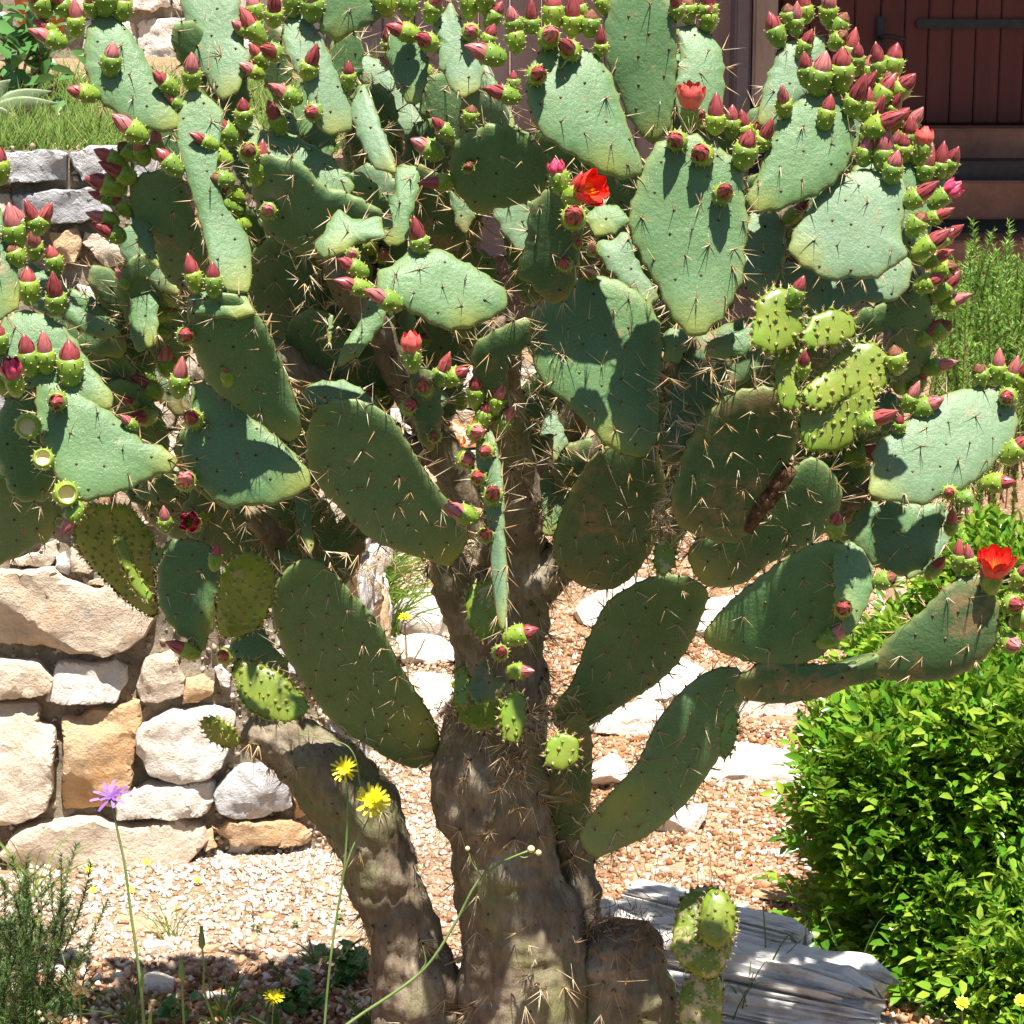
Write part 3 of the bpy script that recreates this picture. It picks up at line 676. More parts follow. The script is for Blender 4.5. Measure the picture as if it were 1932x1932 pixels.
    for side in (1, -1):
        for i in range(-k, k + 1):
            for j in range(-k, k + 1):
                if side < 0 and (i + j) % 2: continue
                a = (i + .5 * (j % 2)) * gs; b = j * gs * .87
                u = a * math.cos(rot) - b * math.sin(rot) + rs.gauss(0, gs * jt); v = a * math.sin(rot) + b * math.cos(rot) + rs.gauss(0, gs * jt)
                s = sval(u, v)
                if s > .9: continue
                areole(pos(u, v, s, side), (n * side + (U * u + Vv * v) * (s ** 4) / max(rmax, .01)).normalized())
    step = max(1, int(round(N / max(6, per / (.036 if not isy else .014)))))
    for i in range(0, N, step):
        o = O[i]; out = (U * o[0] + Vv * o[1]).normalized()
        areole(pos(o[0], o[1], 1, 0), (out + n * rs.gauss(0, .3)).normalized(), True)
    finish_spines('spines', SPN, DOT, o_, M['areole'] if not isy else M['glochidred'], TU)
    P = Pad(); P.poly = np.array(pix); P.p0 = p0; P.n = n; P.T = T; P.o = o_; P.pos = pos; P.Y = Y; P.U = U; P.V = Vv; P.O = O; P.sval = sval; PADS.append(P)
    return P
def oval(cx, cy, L, Wd, ang, k=10, fat=.58):
    """obovate outline in picture units: base end narrower; ang = direction of the tip, degrees clockwise from up"""
    a = R(ang); ax = (math.sin(a), -math.cos(a)); pr = (math.cos(a), math.sin(a)); pts = []
    for i in range(k):
        t = 2 * math.pi * i / k; y = -math.cos(t); x = math.sin(t)
        wf = .80 + .22 * y
        pts.append((cx + ax[0] * y * L / 2 + pr[0] * x * wf * Wd / 2, cy + ax[1] * y * L / 2 + pr[1] * x * wf * Wd / 2))
    return pts
LIT, FLAT, DIM, DARK = 16, 6, -10, -27
# ---- upper left
pad('A', [(1005, 650), (960, 590), (880, 440), (800, 290), (700, 140), (600, 65), (560, 60), (500, 140), (470, 230), (480, 400), (540, 540), (680, 660), (800, 720), (920, 745), (990, 730)], -.05, 10, LIT, 'pad', .5)
pad('A', [(1070, 505), (1170, 560), (1250, 640), (1215, 760), (1200, 850), (1225, 980), (1255, 1130), (1290, 1270), (1380, 1310), (1410, 1420), (1410, 1560), (1390, 1650), (1290, 1650), (1230, 1600), (1180, 1500), (1140, 1330), (1090, 1150), (1040, 990), (1000, 850), (985, 740), (1000, 600)], -.10, 14, LIT, 'pad', .8)
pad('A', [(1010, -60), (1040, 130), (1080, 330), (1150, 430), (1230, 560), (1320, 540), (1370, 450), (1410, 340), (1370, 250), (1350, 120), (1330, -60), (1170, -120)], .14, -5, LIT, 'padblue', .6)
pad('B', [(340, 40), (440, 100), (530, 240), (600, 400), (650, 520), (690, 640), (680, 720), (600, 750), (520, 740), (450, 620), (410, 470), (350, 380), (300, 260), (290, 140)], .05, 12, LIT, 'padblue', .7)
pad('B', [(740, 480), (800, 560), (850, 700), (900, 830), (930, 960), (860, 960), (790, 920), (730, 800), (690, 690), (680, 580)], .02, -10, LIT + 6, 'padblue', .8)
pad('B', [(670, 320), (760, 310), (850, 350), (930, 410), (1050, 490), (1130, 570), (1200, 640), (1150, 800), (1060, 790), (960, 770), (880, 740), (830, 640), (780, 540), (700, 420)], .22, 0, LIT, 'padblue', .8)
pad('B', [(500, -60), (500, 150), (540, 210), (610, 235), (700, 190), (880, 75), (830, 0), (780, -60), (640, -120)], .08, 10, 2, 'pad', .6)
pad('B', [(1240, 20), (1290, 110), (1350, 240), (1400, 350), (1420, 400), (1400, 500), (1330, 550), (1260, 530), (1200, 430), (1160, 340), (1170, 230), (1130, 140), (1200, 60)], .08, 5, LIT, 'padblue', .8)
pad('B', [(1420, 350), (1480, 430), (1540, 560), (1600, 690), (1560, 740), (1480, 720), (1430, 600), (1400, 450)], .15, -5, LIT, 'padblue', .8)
pad('B', [(80, 800), (180, 730), (330, 740), (450, 800), (560, 870), (640, 960), (700, 1060), (600, 1180), (400, 1150), (200, 1050), (110, 930)], .05, 0, LIT, 'pad', .9)
pad('B', [(120, 900), (190, 860), (280, 880), (380, 900), (450, 960), (530, 1040), (680, 1090), (850, 1190), (850, 1290), (720, 1340), (640, 1420), (540, 1450), (400, 1430), (290, 1370), (200, 1300), (150, 1180), (110, 1020)], -.08, -4, DARK, 'pad', .5)
pad('B', [(600, 990), (680, 960), (760, 980), (860, 1080), (900, 1180), (880, 1290), (800, 1330), (700, 1250), (620, 1130)], .06, 0, DARK, 'pad', .6)
pad('B', [(470, 1400), (530, 1290), (600, 1180), (720, 1230), (830, 1210), (870, 1280), (860, 1340), (740, 1360), (640, 1420), (560, 1450)], -.13, 0, 24, 'pad', .9)
pad('B', [(930, 940), (1000, 920), (1060, 940), (1055, 1100), (1010, 1240), (1000, 1340), (900, 1380), (860, 1340), (860, 1200), (920, 1080)], .03, 0, 20, 'pad', 1.)
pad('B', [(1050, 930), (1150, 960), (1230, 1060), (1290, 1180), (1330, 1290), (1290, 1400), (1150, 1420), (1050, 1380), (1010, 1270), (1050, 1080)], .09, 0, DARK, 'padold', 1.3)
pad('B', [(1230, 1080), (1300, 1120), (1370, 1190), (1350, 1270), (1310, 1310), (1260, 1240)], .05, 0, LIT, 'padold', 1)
pad('B', [(1260, 800), (1330, 740), (1480, 690), (1600, 720), (1720, 800), (1800, 880), (1810, 1000), (1720, 1100), (1600, 1150), (1490, 1170), (1400, 1210), (1300, 1120), (1250, 1020), (1230, 900)], -.02, -6, DARK, 'pad', .5)
pad('A', [(140, 1480), (220, 1500), (320, 1550), (400, 1650), (480, 1740), (560, 1800), (670, 1860), (640, 1900), (540, 1900), (440, 1850), (350, 1790), (200, 1740), (120, 1620)], .05, 5, LIT + 6, 'pad', .8)
pad('A', [(740, 1020), (850, 960), (960, 970), (1020, 1000), (1050, 1100), (1110, 1250), (1160, 1400), (1190, 1540), (1150, 1640), (1050, 1640), (960, 1600), (900, 1520), (880, 1430), (830, 1330), (760, 1240), (720, 1120)], .02, -5, DARK, 'pad', .8)
pad('A', [(730, 1170), (800, 1130), (850, 1260), (870, 1400), (895, 1510), (820, 1440), (760, 1330)], .0, -5, 22, 'pad', .6)
pad('A', [(730, 1600), (800, 1570), (880, 1640), (890, 1760), (870, 1930), (760, 1960), (720, 1800)], .08, -8, LIT, 'pad', .8)
# ---- left
pad('A', [(-60, 1150), (0, 1160), (50, 1290), (90, 1420), (110, 1560), (110, 1700), (60, 1760), (-20, 1790), (-100, 1700), (-120, 1400)], -.28, 20, LIT, 'pad', .5)
pad('E', [(0, 60), (60, 0), (150, -20), (260, 10), (370, 80), (450, 180), (520, 300), (590, 390), (640, 470), (620, 540), (500, 540), (380, 480), (280, 430), (150, 420), (50, 400), (-60, 300)], -.18, 5, LIT, 'pad', .9)
pad('E', [(210, 370), (330, 390), (420, 430), (560, 510), (650, 570), (750, 650), (810, 730), (900, 740), (970, 790), (1005, 840), (960, 890), (880, 910), (800, 950), (700, 1000), (560, 1040), (450, 1060), (390, 1000), (300, 900), (240, 760), (200, 560)], -.32, 8, LIT, 'pad', .9)
pad('E', [(60, 440), (200, 400), (300, 520), (340, 700), (350, 850), (330, 1000), (200, 1060), (80, 1030), (10, 900), (-40, 700), (0, 550)], -.24, 10, -6, 'pad', .7)
pad('E', [(-60, 880), (100, 900), (290, 1010), (310, 1200), (270, 1280), (180, 1320), (50, 1390), (-60, 1380)], -.10, 10, DARK, 'pad', .9)
pad('Z', [(360, 575), (400, 553), (440, 550), (470, 575), (500, 610), (530, 680), (555, 740), (572, 800), (550, 825), (500, 800), (450, 770), (400, 735), (375, 690), (355, 620)], -.20, -4, -24, 'pad', .7)
pad('Z', [(360, 560), (400, 548), (440, 547), (468, 562), (482, 585), (460, 600), (400, 600), (365, 590)], -.19, -4, 35, 'pad', .5, T=.02)
pad('E', [(1090, 370), (1180, 400), (1290, 430), (1370, 500), (1430, 590), (1530, 670), (1620, 750), (1700, 840), (1750, 920), (1700, 1000), (1600, 1050), (1500, 1080), (1380, 1080), (1290, 1095), (1200, 1050), (1130, 980), (1030, 850), (1020, 760), (1040, 640), (1060, 500)], -.24, 0, 10, 'pad', 1.0)
pad('F', [(400, 470), (460, 390), (560, 375), (660, 380), (760, 440), (840, 520), (890, 620), (800, 640), (600, 560), (450, 520)], -.10, 0, 26, 'pad', 1.)
pad('Z', [(583, 800), (605, 765), (650, 750), (700, 760), (740, 785), (770, 830), (800, 880), (830, 925), (868, 975), (885, 1020), (850, 1070), (800, 1055), (740, 1035), (690, 1010), (640, 960), (600, 920), (575, 860)], -.22, 2, -24, 'pad', 1.1)
pad('E', [(480, 1070), (600, 1060), (720, 1070), (800, 1180), (860, 1260), (870, 1400), (870, 1550), (880, 1680), (760, 1640), (600, 1500), (480, 1380), (420, 1260), (430, 1150)], -.05, 0, -22, 'young', .3, spacing=.03)
pad('E', [(930, 1280), (1030, 1260), (1130, 1270), (1200, 1330), (1240, 1450), (1220, 1600), (1210, 1740), (1170, 1820), (1140, 1900), (1080, 1850), (990, 1790), (920, 1700), (880, 1580), (890, 1400)], -.12, 0, 4, 'pad', .7)
pad('E', [(1330, 1360), (1410, 1345), (1490, 1390), (1540, 1480), (1530, 1590), (1490, 1700), (1420, 1780), (1320, 1820), (1240, 1810), (1210, 1700), (1220, 1560), (1250, 1440)], -.22, 0, -24, 'young')
pad('E', [(680, 1235), (715, 1300), (745, 1400), (790, 1500), (850, 1570), (835, 1610), (760, 1560), (710, 1470), (670, 1360), (645, 1270)], -.2, 0, 14, 'young')
pad('E', [(850, 1320), (900, 1310), (920, 1340), (890, 1400), (860, 1420), (840, 1370)], -.13, 0, 20, 'pad', .4)
pad('E', [(760, 1020), (830, 970), (870, 1000), (880, 1080), (840, 1060)], -.1, 0, 20, 'pad', .4)
pad('Z', [(515, 1110), (540, 1075), (580, 1055), (620, 1075), (660, 1115), (690, 1145), (720, 1180), (740, 1220), (760, 1260), (790, 1310), (820, 1360), (830, 1410), (800, 1455), (740, 1440), (690, 1405), (640, 1375), (600, 1330), (560, 1270), (530, 1220), (512, 1160)], -.16, 2, -25, 'pad', 1.3)
pad('Z', [(435, 1200), (460, 1180), (490, 1175), (515, 1215), (545, 1250), (530, 1300), (480, 1290), (440, 1250)], -.08, 0, LIT, 'pad', .7)
pad('Z', [(440, 1250), (470, 1245), (510, 1260), (550, 1290), (582, 1330), (570, 1350), (540, 1362), (490, 1352), (460, 1330), (445, 1290)], -.26, 4, 18, 'young')
pad('Z', [(380, 1362), (400, 1352), (430, 1365), (450, 1388), (452, 1405), (425, 1410), (395, 1395)], -.10, 0, -20, 'young')
# dark interior behind the left half
for (cx, cy, L, Wd, an, Y, mm) in ((300, 590, 230, 160, -20, .12, 'pad'), (540, 560, 240, 170, -8, .18, 'pad'), (640, 560, 230, 150, 8, .22, 'pad'), (600, 680, 200, 150, -10, .10, 'pad'),
        (230, 640, 180, 140, -40, .18, 'pad'), (450, 480, 220, 150, -15, .2, 'pad'), (830, 660, 220, 170, 5, .22, 'pad'), (860, 430, 200, 120, 10, .16, 'padold'), (700, 420, 190, 130, 0, .2, 'pad'),
        (420, 1000, 190, 150, -30, .05, 'pad'), (330, 960, 170, 130, -40, .1, 'pad'), (560, 990, 190, 130, -10, .08, 'pad'), (820, 760, 200, 110, 15, .2, 'pad'), (200, 690, 150, 120, -50, .1, 'pad'), (90, 940, 160, 140, -60, .0, 'pad')):
    pad('Z', oval(cx, cy, L, Wd, an), Y, random.uniform(-15, 15), -26, mm, 1.3)
for (cx, cy, L, Wd, an, Y) in ((600, 470, 200, 150, 20, .26), (680, 660, 210, 150, 15, .16), (740, 560, 200, 150, 0, .24), (480, 600, 200, 140, -10, .2), (700, 300, 180, 140, 10, .3), (760, 480, 190, 130, 10, .2), (160, 790, 180, 150, -60, .05), (250, 800, 190, 150, -40, .05), (600, 830, 190, 140, -10, .1), (690, 760, 190, 130, 10, .14), (890, 560, 190, 130, 0, .2), (880, 300, 180, 130, 0, .28), (400, 880, 180, 140, -30, .02)):
    pad('Z', oval(cx, cy, L, Wd, an), Y, random.uniform(-15, 15), -24, 'pad', 1.2)
for (cx, cy, L, Wd, an, Y) in ((600, 1020, 170, 100, -8, .05), (655, 1040, 150, 80, 12, .06), (560, 1000, 180, 120, -20, .1), (500, 1060, 150, 110, -30, .06)):
    pad('Z', oval(cx, cy, L, Wd, an), Y, random.uniform(-15, 15), -26, 'padold', 1.6)
# slivers of light deeper in the plant
pad('B', [(800, 1660), (880, 1740), (850, 1830), (800, 1900), (720, 2000), (660, 2040), (600, 2050), (640, 1930), (700, 1840)], -.10, 0, LIT, 'pad', .9)
pad('B', [(560, 1760), (580, 1780), (575, 1850), (560, 1930), (545, 1880), (550, 1800)], -.02, 0, LIT, 'pad', .3)
pad('F', [(370, 1020), (430, 1000), (460, 1080), (460, 1180), (475, 1300), (440, 1340), (400, 1230), (370, 1130)], -.06, 0, LIT, 'pad', .9)
pad('F', [(260, 1320), (330, 1330), (400, 1380), (390, 1450), (310, 1440), (250, 1380)], -.08, 0, 20, 'pad', .4)
pad('F', [(1760, 560), (1810, 530), (1850, 600), (1895, 710), (1860, 780), (1810, 830), (1820, 720), (1790, 640), (1740, 690)], .03, 0, LIT, 'padblue', 1.)
pad('F', [(1110, 470), (1190, 440), (1230, 460), (1190, 560), (1170, 640), (1120, 590)], -.1, 0, LIT, 'padold', .6)
# ---- centre
pad('B', [(1000, 1400), (1100, 1410), (1180, 1390), (1260, 1440), (1380, 1500), (1480, 1570), (1560, 1650), (1540, 1740), (1440, 1800), (1330, 1840), (1200, 1850), (1100, 1800), (980, 1740), (880, 1700), (820, 1620), (830, 1520), (920, 1480)], -.26, 6, 18, 'pad', .6)
pad('Z', [(900, 640), (990, 600), (1000, 640), (960, 690), (960, 780), (930, 800), (900, 740), (890, 680)], -.14, 0, -20, 'padold', 1.2)
pad('C', [(500, 290), (600, 240), (720, 260), (810, 290), (900, 400), (950, 540), (990, 660), (1040, 800), (1090, 950), (1000, 1000), (880, 980), (760, 920), (650, 860), (560, 800), (500, 740), (440, 600), (430, 440)], -.12, 6, 14, 'pad', .55)
pad('C', [(930, -60), (1100, -100), (1230, -20), (1270, 120), (1280, 300), (1270, 480), (1250, 640), (1230, 740), (1150, 800), (1090, 780), (1000, 660), (960, 560), (900, 420), (860, 200), (880, 60)], .06, -8, 4, 'pad', .7)
pad('C', [(1280, 150), (1380, 140), (1470, 200), (1530, 300), (1545, 480), (1530, 600), (1480, 700), (1350, 720), (1280, 640), (1265, 480), (1290, 300)], .15, 8, LIT, 'pad', .8)
pad('C', [(1230, 770), (1150, 820), (1080, 950), (1030, 1100), (1000, 1200), (1010, 1320), (1060, 1420), (1100, 1520), (1160, 1600), (1210, 1720), (1290, 1840), (1370, 1900), (1450, 1860), (1540, 1780), (1590, 1680), (1650, 1550), (1660, 1400), (1680, 1240), (1650, 1100), (1640, 980), (1560, 860), (1440, 780), (1320, 750)], -.16, 0, 8, 'pad', .8)
pad('C', [(770, 1190), (850, 1140), (930, 1150), (990, 1190), (1005, 1240), (980, 1280), (900, 1320), (840, 1330), (790, 1290), (760, 1230)], -.17, 0, 18, 'pad', .6)
pad('C', [(550, 1060), (640, 1060), (740, 1150), (760, 1250), (740, 1400), (720, 1540), (690, 1640), (620, 1710), (540, 1690), (470, 1610), (380, 1540), (390, 1460), (430, 1330), (440, 1200), (480, 1110)], -.16, -4, -16, 'padold', 1.1)
pad('C', [(820, 1360), (900, 1340), (1000, 1300), (1040, 1420), (1100, 1540), (1170, 1660), (1120, 1760), (1080, 1700), (960, 1600), (860, 1480)], .02, 0, LIT, 'padblue', 1.1)
pad('Z', [(988, 610), (1010, 575), (1050, 545), (1110, 520), (1170, 530), (1228, 575), (1250, 640), (1247, 740), (1242, 830), (1212, 862), (1150, 845), (1100, 795), (1060, 755), (1030, 735), (1003, 680)], -.13, 0, 8, 'pad', 1.2)
pad('Z', [(900, 835), (930, 815), (948, 900), (952, 1000), (957, 1140), (947, 1195), (930, 1110), (922, 1000), (905, 900)], -.36, -35, 8, 'padblue', 1.3, T=.022)
pad('Z', [(775, 700), (800, 690), (828, 720), (835, 790), (815, 850), (790, 830), (778, 770)], -.27, 20, -10, 'padold', 1.2)
pad('Z', [(1020, 900), (1060, 880), (1108, 900), (1090, 950), (1055, 1000), (1025, 1010), (1010, 950)], -.02, 0, LIT, 'pad', 1.)
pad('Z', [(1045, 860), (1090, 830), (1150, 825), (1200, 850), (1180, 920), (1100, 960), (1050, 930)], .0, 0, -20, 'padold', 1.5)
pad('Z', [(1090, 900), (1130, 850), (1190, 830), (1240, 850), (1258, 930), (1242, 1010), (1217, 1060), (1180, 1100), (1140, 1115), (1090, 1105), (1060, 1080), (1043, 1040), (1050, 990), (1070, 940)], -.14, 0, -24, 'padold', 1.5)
# ---- right
pad('D', [(570, 270), (650, 220), (800, 200), (830, 330), (820, 480), (700, 560), (600, 640), (530, 720), (440, 690), (450, 590), (480, 460), (520, 360)], .12, 0, LIT, 'padblue', .6)
pad('D', [(820, 500), (900, 540), (980, 650), (990, 760), (960, 900), (900, 1000), (800, 1080), (660, 1140), (540, 1185), (430, 1190), (385, 1150), (380, 1090), (430, 1000), (480, 850), (540, 700), (620, 590), (720, 520)], -.08, 4, 14, 'pad', .5)
pad('D', [(610, 1400), (640, 1290), (700, 1200), (790, 1080), (870, 1010), (980, 950), (1110, 950), (1210, 980), (1280, 1050), (1265, 1200), (1245, 1320), (1280, 1440), (1210, 1490), (1130, 1550), (1060, 1575), (950, 1560), (850, 1580), (750, 1530), (660, 1470)], -.10, 0, 16, 'padblue', .6)
pad('D', [(390, 1210), (460, 1190), (540, 1190), (590, 1270), (605, 1400), (570, 1530), (520, 1630), (440, 1680), (370, 1600), (350, 1400)], -.04, 8, LIT, 'padblue', .7)
pad('D', [(560, 1530), (620, 1470), (800, 1540), (1000, 1560), (1280, 1440), (1290, 1600), (1200, 1690), (1030, 1700), (900, 1745), (760, 1760), (640, 1720), (560, 1640)], -.02, 0, LIT, 'padblue', .8)
pad('D', [(960, 960), (1200, 880), (1420, 860), (1500, 1000), (1420, 1250), (1400, 1420), (1340, 1500), (1240, 1380), (1200, 1180)], .06, 10, 10, 'pad', .6)
pad('D', [(860, 640), (980, 520), (1150, 420), (1240, 480), (1250, 640), (1190, 780), (1060, 860), (960, 880)], .10, 6, 10, 'pad', .6)
pad('Z', [(1615, 590), (1680, 570), (1745, 545), (1762, 620), (1752, 690), (1700, 735), (1630, 720), (1600, 650)], .05, -4, DARK, 'pad', .9)
pad('Z', [(1300, 640), (1350, 620), (1410, 600), (1440, 640), (1430, 700), (1380, 740), (1330, 790), (1300, 850), (1260, 880), (1243, 830), (1258, 740), (1280, 680)], -.14, -6, 10, 'padold', 1.7)
pad('Z', [(1405, 620), (1430, 600), (1440, 640), (1400, 670), (1340, 675), (1335, 645)], -.19, 0, 24, 'pad', .7)
pad('Z', [(1330, 785), (1380, 740), (1430, 725), (1480, 730), (1512, 770), (1508, 830), (1482, 890), (1450, 950), (1420, 1000), (1380, 1022), (1330, 1012), (1280, 990), (1265, 940), (1280, 880), (1300, 830)], -.32, 0, -20, 'padold', 1.6)
pad('Z', [(1480, 900), (1540, 870), (1590, 930), (1570, 990), (1520, 1035), (1450, 1065), (1400, 1105), (1340, 1118), (1308, 1090), (1300, 1040), (1360, 1000), (1440, 940)], -.16, 0, -26, 'pad', 1.2)
pad('Z', [(1310, 1085), (1337, 1110), (1322, 1170), (1290, 1240), (1240, 1290), (1190, 1320), (1130, 1355), (1090, 1372), (1050, 1367), (1043, 1330), (1080, 1280), (1110, 1200), (1150, 1130), (1220, 1085), (1270, 1075)], -.14, -4, -22, 'pad', 1.2)
pad('Z', [(1325, 1200), (1360, 1150), (1430, 1090), (1500, 1040), (1560, 1015), (1600, 1030), (1620, 1080), (1610, 1150), (1560, 1230), (1490, 1257), (1420, 1247), (1360, 1227)], -.24, -4, -14, 'pad', .7)
pad('Z', [(1575, 1040), (1610, 1022), (1647, 1070), (1642, 1130), (1600, 1200), (1580, 1150), (1572, 1100)], -.28, 6, LIT, 'pad', .6)
pad('H', [(1060, 1020), (1070, 880), (1100, 730), (1180, 660), (1270, 590), (1380, 530), (1490, 450), (1600, 420), (1740, 400), (1840, 450), (1890, 540), (1900, 640), (1850, 740), (1780, 830), (1700, 910), (1580, 990), (1470, 1020), (1380, 1075), (1250, 1065), (1140, 1050)], -.16, 4, 20, 'padblue', .9)
pad('H', [(880, 1250), (950, 1170), (1050, 1060), (1200, 1050), (1400, 1060), (1490, 1060), (1490, 1150), (1450, 1260), (1420, 1380), (1340, 1440), (1200, 1480), (1100, 1420), (1000, 1330)], -.03, 0, 8, 'pad', .8)
pad('H', [(860, 800), (960, 760), (1060, 800), (1080, 950), (1050, 1080), (940, 1100), (860, 1000)], .02, 0, -15, 'pad', .8)
pad('H', [(1080, 470), (1190, 440), (1230, 520), (1200, 640), (1100, 680), (1050, 620)], .02, 0, LIT, 'pad', .6)
pad('Z', [(1640, 1255), (1680, 1200), (1740, 1150), (1790, 1100), (1830, 1085), (1868, 1092), (1887, 1150), (1880, 1210), (1850, 1250), (1790, 1282), (1720, 1288), (1660, 1282)], -.26, -8, -4, 'padold', 1.)
pad('Z', [(1395, 1270), (1450, 1245), (1540, 1255), (1620, 1248), (1662, 1230), (1665, 1272), (1600, 1292), (1560, 1312), (1480, 1327), (1420, 1322), (1388, 1300)], -.24, 0, -20, 'padold', .9, T=.035)
pad('Z', [(1092, 1590), (1110, 1550), (1150, 1500), (1200, 1440), (1240, 1360), (1290, 1300), (1340, 1268), (1390, 1266), (1412, 1300), (1395, 1345), (1375, 1400), (1330, 1470), (1280, 1530), (1220, 1580), (1160, 1612), (1120, 1625)], -.22, 0, -12, 'pad', 1.4, T=.04)
pad('Z', [(1050, 1380), (1090, 1345), (1115, 1380), (1118, 1460), (1110, 1540), (1090, 1595), (1050, 1585), (1030, 1500), (1040, 1430)], -.12, 0, -20, 'padold', 1.5)
pad('Z', [(1310, 1015), (1345, 1005), (1360, 1030), (1345, 1070), (1318, 1080)], -.10, 0, 20, 'pad', .5)
pad('Z', [(1250, 630), (1290, 620), (1300, 650), (1280, 685), (1255, 680)], -.1, 0, 20, 'pad', .5)
for (cx, cy, L, Wd, an, Y) in ((1150, 420, 230, 170, 5, .16), (1060, 330, 200, 150, -10, .2), (1340, 320, 220, 160, 10, .2), (1450, 420, 200, 170, 10, .14), (1560, 830, 200, 170, 20, .05), (1500, 960, 170, 150, 30, .02), (1000, 480, 200, 120, 0, .2),
        (1640, 800, 150, 130, 30, .1), (1180, 700, 230, 170, 0, .1), (1030, 800, 200, 130, 0, .15), (1330, 700, 190, 150, 10, .05), (1240, 560, 190, 150, 0, .16), (960, 330, 190, 150, 0, .26), (1660, 330, 190, 170, 25, .22)):
    pad('Z', oval(cx, cy, L, Wd, an), Y, random.uniform(-15, 15), -24, 'pad', 1.2)
for (cx, cy, L, Wd, an, Y) in ((1460, 690, 190, 150, 10, -.02), (1560, 700, 180, 150, 20, .0), (1400, 700, 190, 120, 5, -.04), (1230, 900, 170, 110, 10, .02), (1270, 960, 150, 110, 10, .0)):
    pad('Z', oval(cx, cy, L, Wd, an), Y, random.uniform(-12, 12), -22, 'padold', 1.4)
FILL = [(430, 190, 170, 110, -15), (380, 120, 170, 120, -25), (500, 120, 180, 120, -10), (590, 240, 170, 110, 5), (690, 240, 180, 130, 0), (640, 130, 180, 110, 5), (770, 130, 170, 110, 10), (840, 220, 170, 110, 0), (930, 250, 180, 120, 0),
        (540, 300, 170, 120, -10), (450, 300, 170, 110, -20), (330, 260, 170, 110, -25), (690, 380, 170, 120, 5), (800, 320, 170, 120, 10), (290, 480, 170, 120, -30), (230, 560, 160, 120, -45), (160, 620, 170, 120, -50), (380, 660, 170, 120, -25), (620, 640, 170, 110, 0),
        (740, 640, 170, 110, 10), (700, 540, 170, 120, 0), (850, 560, 160, 110, 5), (960, 420, 170, 120, 0), (1090, 480, 170, 120, 5), (1200, 460, 170, 130, 5), (1420, 480, 170, 120, 15), (1290, 180, 170, 120, 5), (1420, 250, 170, 120, 12), (1560, 420, 170, 130, 20), (1700, 420, 160, 120, 30), (1690, 560, 160, 120, 30),
        (1420, 760, 170, 120, 12), (1240, 760, 170, 110, 0), (1540, 620, 170, 120, 20), (480, 700, 170, 120, -20), (270, 900, 160, 120, -45), (120, 860, 160, 120, -60), (300, 740, 160, 110, -40), (560, 870, 160, 110, -15), (450, 420, 160, 110, -20), (1040, 640, 170, 110, 0), (1640, 950, 160, 120, 40), (1580, 1060, 150, 120, 45), (1730, 1010, 150, 110, 50)]
fr = random.Random(31); keep = len(PADS)
for (cx, cy, L, Wd, an) in FILL:
    pad('Z', oval(cx + fr.gauss(0, 8), cy + fr.gauss(0, 8), L * fr.uniform(.85, 1.2), Wd * fr.uniform(.55, 1.05), an + fr.gauss(0, 12)), fr.uniform(.10, .24), fr.uniform(-42, 42), fr.choice((-18, -6, 4, 14, 16, 20)), fr.choice(('pad', 'padblue', 'pad', 'padold')), 1.0)
del PADS[keep:]          # no buds on these
# ---- young yellow-green pads
pad('Z', [(1425, 600), (1430, 565), (1470, 542), (1500, 560), (1515, 600), (1505, 640), (1465, 665), (1420, 645)], -.30, 10, 14, 'young')
pad('Z', [(1512, 645), (1530, 600), (1575, 583), (1610, 600), (1612, 630), (1580, 650), (1540, 657)], -.28, 10, 14, 'young')
pad('Z', [(1463, 665), (1490, 635), (1510, 645), (1512, 680), (1505, 720), (1507, 762), (1477, 768), (1462, 720)], -.34, -20, 14, 'young')
pad('Z', [(1508, 750), (1540, 710), (1580, 670), (1620, 646), (1660, 655), (1684, 700), (1660, 737), (1600, 750), (1550, 772)], -.32, 6, 16, 'young')
pad('Z', [(1508, 765), (1560, 735), (1600, 713), (1640, 720), (1652, 760), (1627, 800), (1600, 842), (1560, 852), (1518, 842)], -.37, -10, 6, 'young')
pad('Z', [(878, 1130), (890, 1105), (920, 1094), (945, 1105), (949, 1150), (936, 1197), (905, 1203), (884, 1175)], -.40, 0, 12, 'youngold')
pad('Z', [(856, 1290), (863, 1258), (880, 1262), (886, 1300), (875, 1332), (858, 1325)], -.36, -20, 14, 'young')
pad('X', [(950, 1230), (1090, 990), (1160, 1130), (1190, 1180), (1280, 1240), (1250, 1370), (1070, 1450), (950, 1360)], -.37, 0, 16, 'padold', .1)
pad('Z', [(862, 1320), (900, 1310), (945, 1320), (950, 1360), (905, 1378), (865, 1355)], -.33, 0, 0, 'young')
pad('Z', [(946, 1340), (958, 1308), (978, 1302), (992, 1330), (988, 1380), (968, 1402), (948, 1385)], -.40, 0, 10, 'young')
pad('Z', [(1028, 1420), (1040, 1392), (1070, 1384), (1092, 1400), (1088, 1436), (1062, 1452), (1035, 1446)], -.36, 0, 10, 'young')
pad('Z', [(1272, 1745), (1288, 1692), (1330, 1671), (1370, 1685), (1388, 1722), (1380, 1785), (1350, 1845), (1302, 1835), (1270, 1795)], -.20, 6, 22, 'youngold', T=.04)
pad('Z', [(1320, 1720), (1335, 1682), (1365, 1680), (1387, 1715), (1382, 1765), (1350, 1790), (1322, 1765)], -.225, 0, 20, 'young', T=.04)
pad('Z', [(1295, 1850), (1335, 1822), (1362, 1855), (1358, 1950), (1345, 2010), (1290, 2010), (1282, 1900)], -.23, 0, 10, 'youngold', T=.045)
pad('Z', [(1362, 1370), (1378, 1338), (1392, 1350), (1388, 1400), (1370, 1432), (1358, 1415)], -.27, 0, 14, 'young')
pad('Z', [(1234, 1040), (1250, 1015), (1272, 1020), (1275, 1060), (1255, 1085), (1236, 1075)], -.26, 0, 10, 'youngold')
